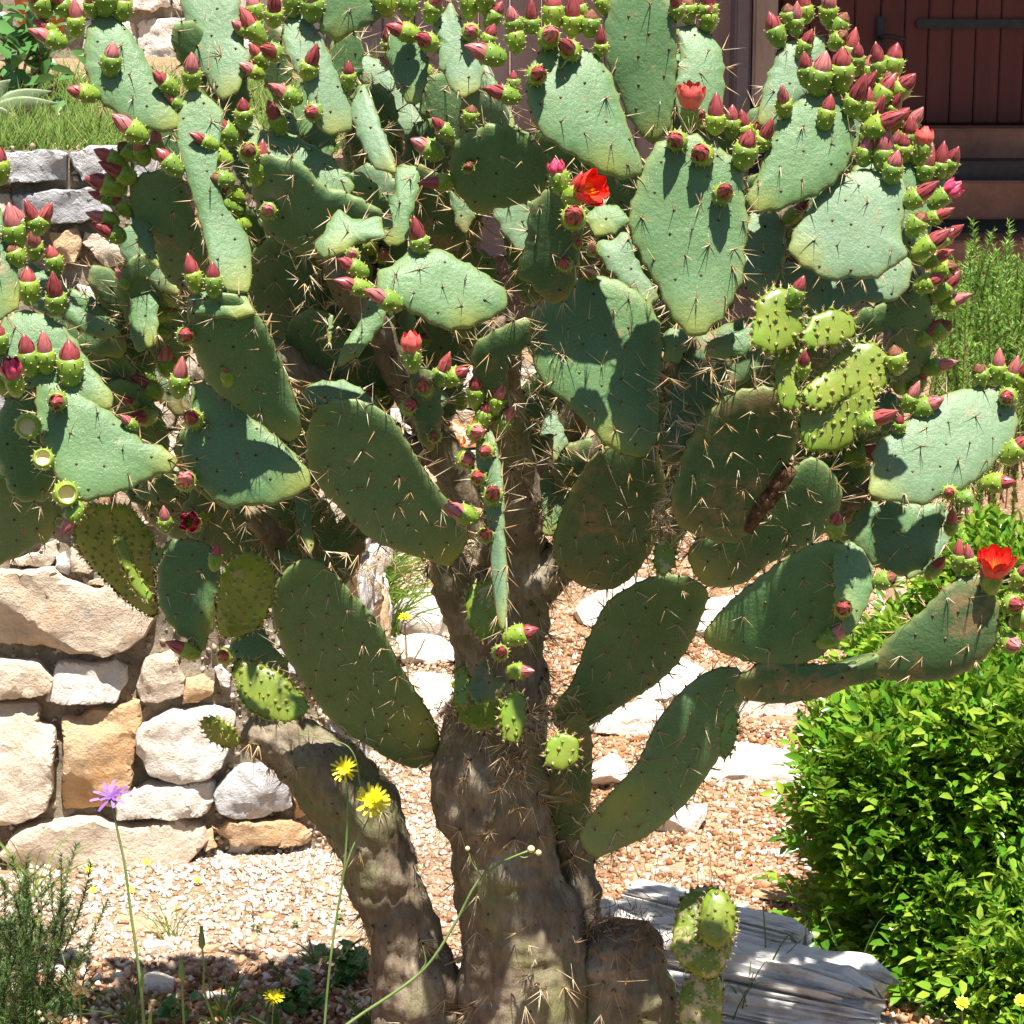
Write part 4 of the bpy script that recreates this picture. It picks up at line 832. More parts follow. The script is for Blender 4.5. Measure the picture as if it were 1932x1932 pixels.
# ---- corky scar along the edge of the old right-hand pad
SC = PADS[next(i for i, q in enumerate(PADS) if abs(q.poly[:, 0].mean() - 1395) < 14 and abs(q.poly[:, 1].mean() - 870) < 25)]
pth = spl([on_plane(x, y, SC.p0 + SC.n * .012, SC.n) for x, y in ((1412, 1000), (1432, 960), (1458, 930), (1478, 900), (1497, 884))], 24)
V, F = tube(pth, [.006 + .011 * math.sin(math.pi * (i + 1) / 25) ** .5 for i in range(24)], 10, lump=.006, lumpf=40); mk('corky_scar', V, F, M['cork'], cactus)
# ---- trunk and limbs
def limb(name, pts, Y, m='bark', lump=.012, spn=60, seg=28, n=46, splen=.05, flat=1.0):
    P = [at(p[0], p[1], (p[3] if len(p) > 3 else Y) + lean(p[1])) for p in pts]; path = spl(P, n)
    rr = np.interp(np.linspace(0, 1, n), np.linspace(0, 1, len(pts)), [p[2] * mpp(Y) for p in pts])
    rr = [r * (1 if i < n - 6 else math.sqrt(max(.02, 1 - ((i - n + 6) / 6) ** 2))) for i, r in enumerate(rr)]
    V, F = tube(path, [(r, r * flat) for r in rr], seg, lump=lump, lumpf=14)
    for i, v in enumerate(V):
        c = path[i // seg]; nv = (v - c).normalized(); f = Vector((v.x * 60, v.y * 60, v.z * 22))
        al = math.atan2(nv.y, nv.x); V[i] = v + nv * (-.0065 * abs(noise.noise(Vector((math.cos(al) * 9, math.sin(al) * 9, v.z * 5)))) - .0055 * abs(noise.noise(Vector((math.cos(al) * 26, math.sin(al) * 26, v.z * 11)))) + .004 * noise.noise(f) + .003 * noise.noise(f * 2.3) - .016 * max(0, .1 - abs(noise.noise(Vector((v.x * 3, v.y * 3, v.z * 7 + 11))))) / .1 * max(0, noise.noise(Vector((v.x * 6, v.y * 6, v.z * 3))) + .25) - .005 * max(0, noise.noise(Vector((v.x * 6, v.y * 6, v.z * 45)))) )
    o = mk(name, V, F, M[m], cactus); SP, DT = [], []
    for _ in range(spn):
        i = random.randrange(1, n - 1); k = random.randrange(seg); p = V[i * seg + k]; nv = (p - path[i]).normalized()
        if nv.y > .35: continue
        DT.append(m4(p, frame_of(nv), (.006, .006, .005)))
        for _ in range(random.choice((4, 6, 7, 9))):
            d = (nv + Vector((random.gauss(0, .55), random.gauss(0, .4), random.gauss(-.45, .55)))).normalized()
            if d.dot(nv) < .1: d = (d + nv * .7).normalized()
            SP.append(spine_mat(p, d, random.uniform(.025, splen * 1.4), random.uniform(.0010, .0015)))
    finish_spines('spines', SP, DT, o, M['areole']); return o, V, path, seg, n
limb('trunk', [(985, 2040, 160), (988, 1950, 148), (992, 1840, 135), (985, 1740, 122), (955, 1640, 110), (945, 1560, 108), (925, 1500, 122), (925, 1450, 118), (935, 1390, 104), (945, 1330, 92)], -.12, spn=90, lump=.009, seg=72, n=150, splen=.075)
limb('trunk', [(945, 1360, 98), (945, 1280, 92), (940, 1200, 92), (950, 1120, 96), (965, 1050, 80), (968, 960, 54), (965, 860, 44), (948, 760, 42), (945, 660, 36), (950, 600, 20)], -.06, spn=90, lump=.010, splen=.06, seg=48, n=110)
limb('trunk', [(800, 2040, 115), (790, 1960, 100), (785, 1860, 92), (765, 1780, 80), (735, 1690, 70), (705, 1600, 76), (665, 1520, 86), (610, 1455, 80), (550, 1405, 64), (490, 1385, 48), (462, 1370, 36)], -.08, spn=60, lump=.014, seg=64, n=120)
limb('branch', [(1095, 2040, 60), (1090, 1900, 52), (1088, 1760, 48), (1085, 1660, 48), (1080, 1590, 46), (1070, 1500, 40)], -.06, spn=30, lump=.012)
limb('branch', [(1180, 2040, 130), (1180, 1930, 112), (1178, 1850, 96), (1172, 1800, 84), (1168, 1765, 70), (1165, 1745, 56)], -.12, spn=26, lump=.022, splen=.06, seg=48, n=60)
limb('branch', [(900, 1150, 70), (850, 1080, 46), (820, 1030, 30)], -.14, spn=16)
limb('branch', [(1000, 1100, 62), (1050, 1060, 40), (1090, 1010, 26)], -.10, spn=14)
limb('branch', [(960, 1180, 50, .0), (1000, 1000, 40, .06), (1080, 800, 32, .10), (1150, 600, 26, .12)], .05, spn=12)
limb('branch', [(960, 1100, 50, .0), (860, 900, 40, .08), (760, 720, 34, .12), (660, 540, 28, .12), (560, 420, 20, .1)], .08, spn=12)
limb('branch', [(560, 1080, 26, -.02), (500, 1000, 26, -.06), (470, 960, 20, -.12)], -.06, spn=6)
limb('branch', [(800, 860, 30, .08), (640, 760, 30, .05), (480, 640, 28, .06), (340, 520, 20, .06)], .06, spn=6)
limb('branch', [(1080, 900, 34, .02), (1220, 760, 30, .02), (1360, 560, 26, .06), (1500, 380, 20, .08)], .05, spn=6)
limb('branch', [(1250, 860, 30, .0), (1420, 830, 26, .0), (1560, 760, 22, .04), (1680, 620, 18, .05)], .02, spn=6)
limb('branch', [(1480, 1010, 26, -.08), (1600, 960, 24, -.06), (1680, 900, 18, -.1)], -.08, spn=6)
# the bristling mass of long pale spines round the fork and the old joints
ms = []
for (cx, cy, sx, sy, Yc, n_, ln) in ((975, 1420, 22, 55, -.25, 150, .075), (1040, 1330, 20, 30, -.2, 70, .06), (900, 1350, 30, 40, -.22, 60, .06), (1010, 760, 22, 110, -.22, 130, .06), (900, 960, 16, 80, -.24, 60, .055), (1255, 930, 20, 60, -.30, 90, .055), (1270, 760, 20, 60, -.28, 80, .06), (1340, 700, 40, 30, -.34, 60, .06), (700, 1060, 60, 20, -.2, 70, .07), (780, 1080, 50, 20, -.2, 50, .07), (1080, 1480, 16, 60, -.18, 60, .05), (960, 1880, 80, 60, -.29, 90, .07), (600, 560, 40, 70, -.12, 80, .05)):
    for _ in range(n_ // 4):
        p = at(random.gauss(cx, sx), random.gauss(cy, sy), Yc + lean(cy) + random.gauss(0, .02)); o_ = Vector((random.gauss(0, .5), -1, random.gauss(-.15, .4)))
        for _ in range(4): ms.append(spine_mat(p, (o_ + Vector((random.gauss(0, .55), random.gauss(0, .3), random.gauss(-.1, .5)))).normalized(), ln * random.uniform(.5, 1.1), random.uniform(.0010, .0015)))
V, F = scatter(*CONE, ms); mk_np('spine_clusters', V, F, M['spine'], cactus)
# small dark fibres on the cut stump
ms = []
for _ in range(1100):
    px, py = random.gauss(1172, 40), random.gauss(1768, 26); p = at(px, py, -.13 + random.gauss(0, .03))
    ms.append(spine_mat(p, Vector((random.gauss(0, .7), random.gauss(-.3, .6), random.gauss(.3, .6))).normalized(), random.uniform(.012, .04), .0013))
V, F = scatter(*CONE, ms); mk_np('stump_fibres', V, F, M['fibre'], cactus)
ms = []
for (cx, cy, n_, Y) in ((1020, 965, 90, -.13), (1245, 985, 80, -.22), (845, 1340, 70, -.24), (975, 1420, 110, -.26)):
    for _ in range(n_): ms.append(spine_mat(at(random.gauss(cx, 13), random.gauss(cy, 18), Y + lean(cy) + random.gauss(0, .02)), Vector((random.gauss(0, .6), random.gauss(-.6, .5), random.gauss(-.3, .6))).normalized(), random.uniform(.012, .04), .0014))
V, F = scatter(*CONE, ms); mk_np('dry_husks', V, F, M['fibre'], cactus)

# ---- buds, fruits, flowers
def lathe(prof, seg, mod=None):
    V = []; F = []; n = len(prof)
    for i, (r, z) in enumerate(prof):
        for k in range(seg):
            a = 2 * math.pi * k / seg; q = r * (mod(a, i / (n - 1)) if mod else 1); V.append((q * math.cos(a), q * math.sin(a), z))
    for i in range(n - 1):
        for k in range(seg): a = i * seg + k; b = i * seg + (k + 1) % seg; F.append((a, b, b + seg, a + seg))
    F.append(tuple(range(seg - 1, -1, -1))); F.append(tuple((n - 1) * seg + k for k in range(seg)))
    return V, F
def bud_meshes(seed, cup=False):
    rs = random.Random(seed); fat = rs.uniform(.88, 1.12); tall = rs.uniform(.9, 1.25); dry = seed == 9
    prof = [(.006, 0), (.011, .004), (.0150, .011), (.0172, .019), (.0175, .026), (.0165, .032), (.0145, .0355)]
    if cup: prof += [(.0135, .0365), (.0115, .034), (.010, .028), (.004, .0265)]
    else: prof += [(.010, .037)]
    prof = [(r * fat, z * tall) for r, z in prof]
    tub = []
    for ring, (z, r) in enumerate(((.008, .0128), (.0165, .0168), (.025, .0176), (.0325, .0162))):
        for k in range(6): tub.append((k * math.pi / 3 + ring * .52 + rs.gauss(0, .08), z * tall, r * fat))
    V, F = lathe(prof, 18)
    V = [Vector(v) for v in V]
    for i, v in enumerate(V):
        if i >= 7 * 18: continue
        for a, z, r in tub:
            t = Vector((r * math.cos(a), r * math.sin(a), z)); d = (v - t).length
            if d < .006: v += Vector((math.cos(a), math.sin(a), .15)) * .0022 * (1 - d / .006)
    mi = [0] * len(F)
    if cup:
        for i in range(len(F)):
            if i >= 8 * 18 and i < 10 * 18 or i == len(F) - 1: mi[i] = 1
    ms = [m4((r * 1.09 * math.cos(a), r * 1.09 * math.sin(a), z), frame_of((math.cos(a), math.sin(a), .3)), (.0013, .0013, .0026)) for a, z, r in tub]
    dv, df = scatter(*OCT, ms); o = len(V); V += [Vector(x) for x in dv]; F += [tuple(int(q) + o for q in f) for f in df]; mi += [1] * len(df)
    ms = []
    for a, z, r in tub:
        for _ in range(2): ms.append(m4((r * 1.08 * math.cos(a), r * 1.08 * math.sin(a), z), frame_of(Vector((math.cos(a) + rs.gauss(0, .4), math.sin(a) + rs.gauss(0, .4), .5 + rs.gauss(0, .4)))), (.00045, .00045, rs.uniform(.003, .007))))
    dv, df = scatter(*CONE, ms); o = len(V); V += [Vector(x) for x in dv]; F += [tuple(int(q) + o for q in f) for f in df]; mi += [1] * len(df)
    me = bpy.data.meshes.new('bud'); me.from_pydata([tuple(v) for v in V], [], F)
    me.materials.append(M['ovary']); me.materials.append(M['glochid']); me.polygons.foreach_set('material_index', mi); me.polygons.foreach_set('use_smooth', [True] * len(F)); me.update()
    # closed petals: overlapping pointed scales round a cone
    PV, PF = [], []; L = rs.uniform(.026, .042) * (.55 if dry else 1); r0 = rs.uniform(.0105, .0128) * fat; z0 = .034 * tall
    v, f = lathe([(r0 * .86, z0 - .002), (r0 * .95, z0 + L * .18), (r0 * .80, z0 + L * .45), (r0 * .45, z0 + L * .75), (.0008, z0 + L)], 14, lambda a, t: 1 + .06 * math.sin(5 * a + 5 * t))
    PV += v; PF += f
    for ring, (zz, rr, ln, wd) in enumerate(((0, 1.02, .62, .010), (.10, .98, .78, .0095), (.2, .86, .8, .008))):
        for k in range(5):
            a = k * 1.2566 + ring * .63 + rs.gauss(0, .1); o = len(PV)
            def pt(t, s):
                z = z0 + L * (zz + ln * t); q = (1 - (zz + ln * t)) ; rad = r0 * rr * (1.03 * min(1, q * 1.55 + .05) ** .85) + .0008
                aa = a + s * wd / max(rad, .002) * (1 - t ** 1.6) * .55 + t * .35
                return (rad * math.cos(aa), rad * math.sin(aa), z)
            for t in (0, .4, .75): PV += [pt(t, -1), pt(t, 0), pt(t, 1)]
            PV.append(pt(1.0, 0))
            for i in (0, 1):
                for j in (0, 1): b = o + i * 3 + j; PF.append((b, b + 1, b + 4, b + 3))
            PF += [(o + 6, o + 7, o + 9), (o + 7, o + 8, o + 9)]
    mp = bpy.data.meshes.new('bud_tip'); mp.from_pydata(PV, [], PF); mp.materials.append(M['budry' if dry else ('budpink' if seed % 3 == 0 else 'budred')]); mp.polygons.foreach_set('use_smooth', [True] * len(PF)); mp.update()
    return me, mp
BUDS = [bud_meshes(i) for i in range(10)]; CUP = bud_meshes(50, True)
def pad_at(px, py):
    """the pad a bud at this picture point grows on: the front one that covers the point, else the nearest rim"""
    best = None
    for P in PADS:
        p = on_plane(px, py, P.p0, P.n); d = p - P.p0; u, v = d.dot(P.U), d.dot(P.V); s = P.sval(u, v)
        dist = max(0, s - 1) * math.hypot(u, v) / max(s, .01)
        if dist < .02:
            k = (0, p.y)
        else: k = (1, dist)
        if best is None or k < best[0]: best = (k, P, u, v, s)
    return best[1:]
def bud(t, x, y, ang, s=1.0, kind='bud'):
    px, py = cv(t, (x, y)); face = ang == 'f'
    if face: d = Vector((random.gauss(0, .22), -1, random.gauss(.28, .15))).normalized(); bx, by = px, py + 6
    else:
        a = R(ang); up = Vector((math.sin(a), random.uniform(-.55, -.1), math.cos(a) )); d = up.normalized(); bx, by = px - math.sin(a) * 24 * s, py + math.cos(a) * 24 * s
    P, u, v, sv = pad_at(bx, by)
    if sv > 1: w = P.pos(u / sv, v / sv, 1, 0); Y = w.y
    else: w = P.pos(u, v, sv, 1); Y = w.y
    tgt = at(bx, by, Y)                     # stays where the pad surface is, at the pad's own depth
    loc = tgt - d * .004
    if face: loc = loc + Vector((0, .004, 0))
    me, mp = CUP if kind == 'cup' else random.choice(BUDS)
    q = d.to_track_quat('Z', 'Y') @ Quaternion((0, 0, 1), random.random() * 6.28)
    sc = s * random.uniform(.90, 1.12)
    o = bpy.data.objects.new('fruit' if kind == 'cup' else 'bud', me); link(o, cactus); o.rotation_mode = 'QUATERNION'; o.location = loc; o.rotation_quaternion = q; o.scale = (sc, sc, sc)
    if kind == 'bud':
        c = bpy.data.objects.new('bud_tip', mp); col.objects.link(c); c.parent = o
    return o, loc, q, sc
BL = {
'A': [(350, 20, -25), (430, 130, 0), (520, 20, 0), (600, 10, 10), (690, 40, 5), (300, 220, -65), (280, 160, -60, .7), (480, 520, -75), (630, 350, 10), (940, 470, -45), (1080, 420, 5), (980, 570, -50, .6), (760, 740, -50), (710, 840, -50), (640, 890, -60), (690, 970, -60), (630, 1040, -70), (600, 1110, -70, .8), (690, 1160, -40, .8), (590, 1220, -70), (630, 1300, -60), (960, 920, -40), (880, 820, 0, .9), (800, 860, -10, .8), (1370, 640, 0), (1270, 740, -40), (1230, 880, -60), (1170, 800, -60, .7), (1240, 1000, -80, .9), (1400, 870, 'f'), (1450, 960, 10), (1310, 1080, -50), (1330, 1250, -70), (1510, 1170, 'f'), (1290, 1150, -60), (1440, 190, -30), (1360, 160, -50, .8), (1560, 290, 'f'), (1740, 370, 20), (1620, 530, -60), (1770, 610, 'f', .9), (1560, 680, -20), (1430, 60, -10), (1540, 70, 5), (1640, 20, 0), (200, 1230, -20), (130, 1250, -20, .7), (90, 1310, -5), (200, 1380, 0), (90, 1420, -20), (310, 1470, -10, .9), (165, 1620, 0, 1.1), (320, 1670, 0, 1.1), (0, 950, 0), (1090, 1560, -10, 1.05), (1200, 1590, 0), (960, 1640, -15), (880, 1740, -60), (960, 1740, 20, .8), (890, 1840, -60), (1040, 1870, 'f', .9), (690, 1570, -30, .7), (1460, 330, -30, .8), (1430, 400, -60, .7), (230, 1260, 30, .8)],
'B': [(670, 440, 0, .8), (890, 260, 0, .8), (870, 20, -20), (1000, 20, 0), (1140, 50, 20), (990, 180, -70), (1150, 240, 'f'), (1090, 400, -20), (1350, 170, 'f'), (1340, 30, 0), (1430, 0, 0), (1200, 730, -40, .9), (1130, 840, -60, .9), (1350, 640, 10, .8), (1180, 1020, -90, .9), (1340, 930, 'f', .7), (770, 1350, -30), (860, 1430, 'f', .85), (690, 1420, 'f', .8), (710, 1500, -60, .9), (730, 1610, -70, .95), (890, 1680, -60), (1060, 1340, -10, 1.05), (1210, 620, 20, .7), (1160, 570, 0, .6), (1450, 220, 20, .8)],
'C': [(250, 90, 30), (360, 140, -10, .8), (460, 110, 0), (580, 80, 0, 1.1), (690, 120, 0), (790, 130, 5), (370, 220, -10), (540, 220, 'f', 1.05), (240, 310, -70), (470, 420, 'f', 1.1), (700, 290, 'f', 1.05), (320, 530, -70), (360, 460, 0, .7), (850, 250, 0, .8), (1450, 100, 0), (1330, 50, 0), (1270, 30, -10), (1360, 660, 'f', 1.05), (1490, 670, 0), (1580, 700, 0), (1650, 740, -10), (1730, 740, 10), (1290, 780, 'f', 1.), (1440, 870, 'f', 1.1), (1650, 860, 10, 1.1), (1510, 1100, 'f', 1.05), (1760, 770, 20), (100, 930, 'f', .7), (620, 990, -20), (690, 1230, 'f', 1.), (660, 1480, 'f', .7), (800, 1400, 'f', .7), (790, 1530, 'f', .75), (710, 1360, 'f', .5), (690, 1100, 20, .9), (850, 20, -20, .8), (740, 60, -20, .7)],
'D': [(540, 190, -20), (610, 80, -10), (700, 50, -10), (830, 60, 0), (650, 120, 0), (900, 130, 30), (900, 210, 40), (700, 260, 20), (960, 270, 10), (990, 340, 0), (1110, 380, -10), (1190, 370, 10, 1.1), (710, 420, -10, .9), (780, 450, 10, 1.1), (900, 420, 0, 1.25), (1040, 490, 30), (1130, 540, 30), (1230, 500, 40, 1.1), (980, 570, 15, 1.1), (580, 580, -10), (820, 650, 10, 1.05), (1080, 660, 20), (1120, 700, 60, 1.25), (1220, 670, 40), (1280, 760, 0, 1.1), (1300, 690, 30, .8), (1140, 880, 0), (1190, 950, 10, 1.05), (1380, 940, 10), (1460, 920, 5), (1510, 920, 20), (1330, 1100, 50, 1.05), (1330, 1250, 30, 1.05), (1470, 1340, 50), (1510, 1310, 50, .9), (1370, 1390, 50), (1420, 1450, 60, .9), (1490, 1500, 70, .9), (1390, 1580, 60, 1.05), (1470, 1620, 40), (1520, 1690, 60, .9), (640, 1200, 45, .9), (650, 1650, 20), (850, 100, 10, .8), (1060, 400, 5, .8), (1040, 600, 10, .8), (1200, 820, 10, .8), (1040, 860, 10, .9), (1060, 780, 0, .9), (1200, 590, 20, .8), (1440, 1210, 60, .8), (940, 330, 0, .8), (1160, 460, 10, .8), (1250, 840, 0, .9), (1330, 850, 10, .9)],
'H': [(1470, 80, 50, 1.1), (1380, 120, 40, .9), (1210, 260, -10), (1440, 290, 70, 1.05), (1230, 370, -10), (1330, 390, 20), (1370, 520, 60), (1290, 480, 20, .9), (1090, 590, 60, 1.15), (1010, 790, 70, 1.15), (1680, 330, -20), (1780, 310, 0), (1860, 350, 10), (1935, 370, 0), (1860, 450, 'f', .9), (1870, 770, 40, 1.1), (1770, 940, 80), (1520, 990, 'f', .7), (870, 1180, 0), (1160, 1480, 60), (910, 1640, 'f', .95), (840, 1810, 50, 1.05), (1620, 1380, -10, .9), (1730, 1500, -20, .95), (1900, 1470, 20), (1840, 1610, 'f', 1.), (1920, 1700, 40), (1830, 1820, 'f', .9), (1520, 1170, 0, .9), (1560, 1380, 0, .8), (1900, 1560, 50), (1420, 1430, 30, .8), (1230, 620, 0, .7), (690, 310, 0, .7)],
'E': [(0, 150, 0), (170, 270, -5, 1.1), (260, 250, 0, 1.1), (40, 370, 0, 1.15), (400, 320, 0, 1.1), (330, 470, 'f', 1.15), (410, 1130, -150, 1.05), (800, 340, -45, 1.1), (940, 260, 0, 1.15), (830, 410, -50, 1.25), (1010, 380, 10, 1.15), (860, 560, 'f', 1.05), (740, 490, -50, .7), (1110, 600, 'f', 1.05), (1040, 930, 'f', 1.05), (1280, 340, 0, .9), (1210, 1370, 10, .9), (930, 1150, 0), (1050, 1880, -60), (1270, 1910, 'f', .8), (730, 610, -40, .6)],
'F': [(940, 320, -20), (1100, 430, 'f', .9), (1190, 330, 20), (1250, 350, 60, .9), (820, 460, -80), (980, 530, 'f', .75), (1280, 470, -20, .9), (1380, 450, 0, 1.05), (1490, 490, 20), (1420, 570, 20), (1540, 590, 30), (1360, 650, 'f', .95), (1450, 750, 'f', .95), (1300, 800, 'f', .95), (1400, 900, 'f', 1.0), (1470, 1040, 'f', 1.05), (1320, 1120, -60, .9), (1430, 1240, 'f', .95), (1150, 670, 'f', .7), (1090, 130, 25, .9)],
'X': [(1390, 800, 70, .95), (1230, 950, 'f', .9), (1420, 1120, 80, .9)]}
for t, lst in BL.items():
    for b in lst: bud(t, b[0], b[1], b[2], b[3] if len(b) > 3 else 1.0)
for x, y in ((170, 610), (250, 820), (350, 990)): bud('E', x, y, 'f', 1.15, 'cup')
bud('H', 1630, 1030, 80, 1.0, 'cup')
def flower(px, py, Y, d, size, m, closed=.35, label=None, n=11):
    """open prickly pear flower on its green base; closed 0 = wide open, 1 = shut"""
    d = Vector(d).normalized(); q = d.to_track_quat('Z', 'Y')
    me, _ = BUDS[1]; Y = Y * 1.25 + lean(py); top = at(px, py, Y); loc = top - d * size * 1.35
    o = bpy.data.objects.new('flower', me); link(o, cactus); o.rotation_mode = 'QUATERNION'; o.location = loc; o.rotation_quaternion = q
    if label: o['label'] = label
    z0 = .033
    for ring, (cnt, op, ln) in enumerate(((n // 2, closed * .8, .92), (n - n // 2, closed, 1.0))):
        for k in range(cnt):
            a = 2 * math.pi * (k + .5 * ring) / cnt + random.gauss(0, .08); V = []; F = []; nu, nv = 5, 7
            tilt = R(90) * (1 - op) * .55
            for j in range(nv):
                t = j / (nv - 1); wd = size * .62 * math.sin(math.pi * min(1, t * .70 + .16)) ** .8 + .002
                out = (.010 + size * .55 * math.sin(t * 1.5) * math.cos(op * 1.2) * .9) * (1 - .85 * op ** 5 * t * t); hh = z0 + size * ln * (t * (.75 + .25 * op) - .12 * t * t * (1 - op))
                if t > .8: out += (.004 * (1 - op) - .004 * op)
                for i in range(nu):
                    s = (i / (nu - 1) - .5) * 2; rad = out + .006 * s * s * -.6; aa = a + s * wd / max(out + .012, .012) * .62
                    zz = hh - (.004 * abs(s) ** 2 if t > .9 else 0) + random.gauss(0, .0006)
                    V.append((rad * math.cos(aa), rad * math.sin(aa), zz))
            for j in range(nv - 1):
                for i in range(nu - 1): b = j * nu + i; F.append((b, b + 1, b + nu + 1, b + nu))
            pm = bpy.data.meshes.new('petal'); pm.from_pydata(V, [], F); pm.materials.append(M[m]); pm.polygons.foreach_set('use_smooth', [True] * len(F)); pm.update()
            c = bpy.data.objects.new('petal', pm); col.objects.link(c); c.parent = o
    ms = [m4((.004 * math.cos(a), .004 * math.sin(a), z0), frame_of((math.cos(a) * s, math.sin(a) * s, 1)), (.0009, .0009, size * random.uniform(.45, .7))) for a, s in ((random.random() * 6.28, random.random() * .6) for _ in range(60))]
    V, F = scatter(*CONE, ms); sm = bpy.data.meshes.new('stamens'); sm.from_pydata([tuple(v) for v in V], [], [tuple(map(int, f)) for f in F]); sm.materials.append(M['yellow']); sm.update()
    c = bpy.data.objects.new('stamens', sm); col.objects.link(c); c.parent = o; c['kind'] = 'stuff'
    return o
flower(1305, 165, -.10, (.05, -.25, 1), .058, 'petalcoral', .80, 'upright coral red flower half open')
flower(1125, 352, -.30, (.62, -.62, .30), .060, 'petal', .62, 'scarlet flower open towards the right')
flower(1882, 1045, -.48, (.03, -.38, 1), .064, 'petal', .58, 'scarlet cup flower with yellow centre')
flower(1800, 355, -.05, (.7, -.2, .6), .042, 'petalmag', .95, 'half-shut magenta flower at the right rim')
flower(1745, 255, -.02, (.1, -.2, 1), .042, 'petalcoral', .95)
flower(775, 640, -.34, (-.05, -.25, 1), .046, 'petalcoral', .97)
flower(1050, 320, -.26, (-.2, -.2, 1), .034, 'petalmag', .97)
flower(358, 985, -.06, (-.2, -.8, .25), .045, 'petalmag', .8); bud('Z', 388, 968, 20, .8)
flower(20, 690, -.34, (-.1, -.4, 1), .046, 'petalmag', .9)
bud('Z', 590, 12, 0, 1.1); bud('Z', 1335, 14, 0, 1.1); bud('Z', 80, 10, -20)

# ------------------------------------------------------------------ loose stones
def stone_mesh(seed, sub=4, cuts=9, rough=.05):
    rs = random.Random(seed); bm = bmesh.new(); bmesh.ops.create_icosphere(bm, subdivisions=sub, radius=1)
    pl = []
    for _ in range(cuts):
        d = Vector((rs.gauss(0, 1), rs.gauss(0, 1), rs.gauss(0, 1))).normalized(); pl.append((d, rs.uniform(.5, .85)))
    pl.append((Vector((rs.gauss(0, .08), rs.gauss(0, .08), 1)).normalized(), .55))
    for v in bm.verts:
        p = v.co.copy()
        for d, h in pl:
            e = p.dot(d) - h
            if e > 0: p -= d * e
        f = p * 2.2 + Vector((seed * 3.1, 0, 0)); p *= 1 + rough * (noise.noise(f) + .6 * noise.noise(f * 2.7) + .35 * noise.noise(f * 6))
        v.co = p
    me = bpy.data.meshes.new('stone'); bm.to_mesh(me); bm.free(); me.polygons.foreach_set('use_smooth', [True] * len(me.polygons))
    try: me.set_sharp_from_angle(angle=R(24))
    except Exception: pass
    return me
def ground_stone(px, py, rx, ry, h, m, label, seed, cat='stone', group=None, name='loose_stone', rot=None):
    p = on_ground(px, py); d = (p - CAM).length; sc = d / FPX
    ang = math.asin(max(.1, -(p - CAM).normalized().z))
    me = stone_mesh(seed, 4 if rx > 20 else 2); me.materials.append(M[m]); o = bpy.data.objects.new(name, me); col.objects.link(o)
    me.transform(Matrix.Diagonal((rx * sc * 1.25, max(ry * sc / math.sin(ang) - h * .6, rx * sc * .5), h, 1))); o.rotation_euler = (0, 0, rot if rot is not None else random.uniform(-.3, .3))
    o.location = (p.x, p.y, ground_z(p.x, p.y) + h * .22)
    return tag(o, label, cat, group)
ground_stone(1415, 1455, 82, 62, .05, 'stonewhite', 'broad white flat slab on the gravel beside the leafy bush', 1, 'slab', name='stone_slab')
ground_stone(1287, 1566, 52, 24, .07, 'stonewhite', 'small domed pale rock on the gravel in front of the broad white slab', 2, 'rock', name='pale_rock')
ground_stone(1425, 1342, 72, 26, .07, 'stonewhite', 'long white kerb stone behind the broad white slab', 3, 'slab', name='stone_slab')
ground_stone(1180, 1372, 66, 36, .07, 'stonewhite', 'white slab seen between the trunk and the rising right-hand arm', 4, 'slab', name='stone_slab')
ground_stone(1270, 1290, 90, 44, .08, 'stonewhite', 'large white slab in the gap below the middle right pads', 5, 'slab', name='stone_slab')
ground_stone(1150, 1470, 50, 40, .06, 'stonewhite', 'white flat stone on the gravel close behind the rising right-hand arm', 6, 'slab', name='stone_slab')
ground_stone(1390, 1180, 90, 40, .10, 'stonewhite', 'pale slab showing through the gap between the right-hand pads', 7, 'slab', name='stone_slab')
ground_stone(1160, 1150, 60, 40, .10, 'stonewhite', 'pale slab showing through the gap beside the main stem', 9, 'slab', name='stone_slab')
ground_stone(815, 1170, 70, 40, .12, 'stonewhite', 'bright white boulder behind the main stem, beside the strappy plant', 10, 'boulder', name='white_boulder')
ground_stone(800, 1325, 80, 48, .09, 'stonewhite', 'bright white slab lying behind the fork of the trunk', 11, 'slab', name='stone_slab')
ground_stone(800, 1245, 66, 22, .10, 'stonewhite', 'narrow white stone behind the fork of the trunk', 12, 'slab', name='stone_slab')
ground_stone(1720, 1120, 60, 36, .14, 'stoneor', 'reddish rock peeping out below the right-hand pads', 13, 'rock', name='reddish_rock')
ground_stone(1330, 1720, 46, 14, .03, 'stoneor', 'flat brown stone in the gravel just above the driftwood log', 14, 'rock', name='flat_stone')
ground_stone(1480, 1700, 50, 10, .02, 'stoneor', 'thin brown stone flake on the gravel beside the leafy bush', 8, 'rock', name='flat_stone')
ground_stone(470, 1605, 52, 26, .07, 'stonewhite', 'rounded white rock at the foot of the stone wall', 15, 'rock', name='white_rock')
ground_stone(432, 1643, 16, 10, .025, 'stonewhite', 'egg-shaped white pebble near the foot of the stone wall', 16, 'pebble', name='white_pebble')
ground_stone(300, 1868, 34, 20, .035, 'stonewhite', 'flat whitish stone beside the purple flower stem', 17, 'rock', name='flat_stone')
ground_stone(295, 1795, 24, 14, .03, 'stonewhite', 'small white stone just above the flat whitish stone by the flower stem', 18, 'rock', name='flat_stone')
ground_stone(98, 1845, 22, 13, .03, 'stonewhite', 'white stone beside the dark needle-leaved herb', 19, 'rock', name='white_rock')
ground_stone(250, 1745, 28, 9, .02, 'stoneor', 'reddish stone flake on the pale gravel beside the purple flower stem', 20, 'rock', name='stone_flake')
ground_stone(105, 1700, 30, 14, .02, 'stone', 'tilted tan stone flake below the stone wall', 21, 'rock', name='stone_flake')
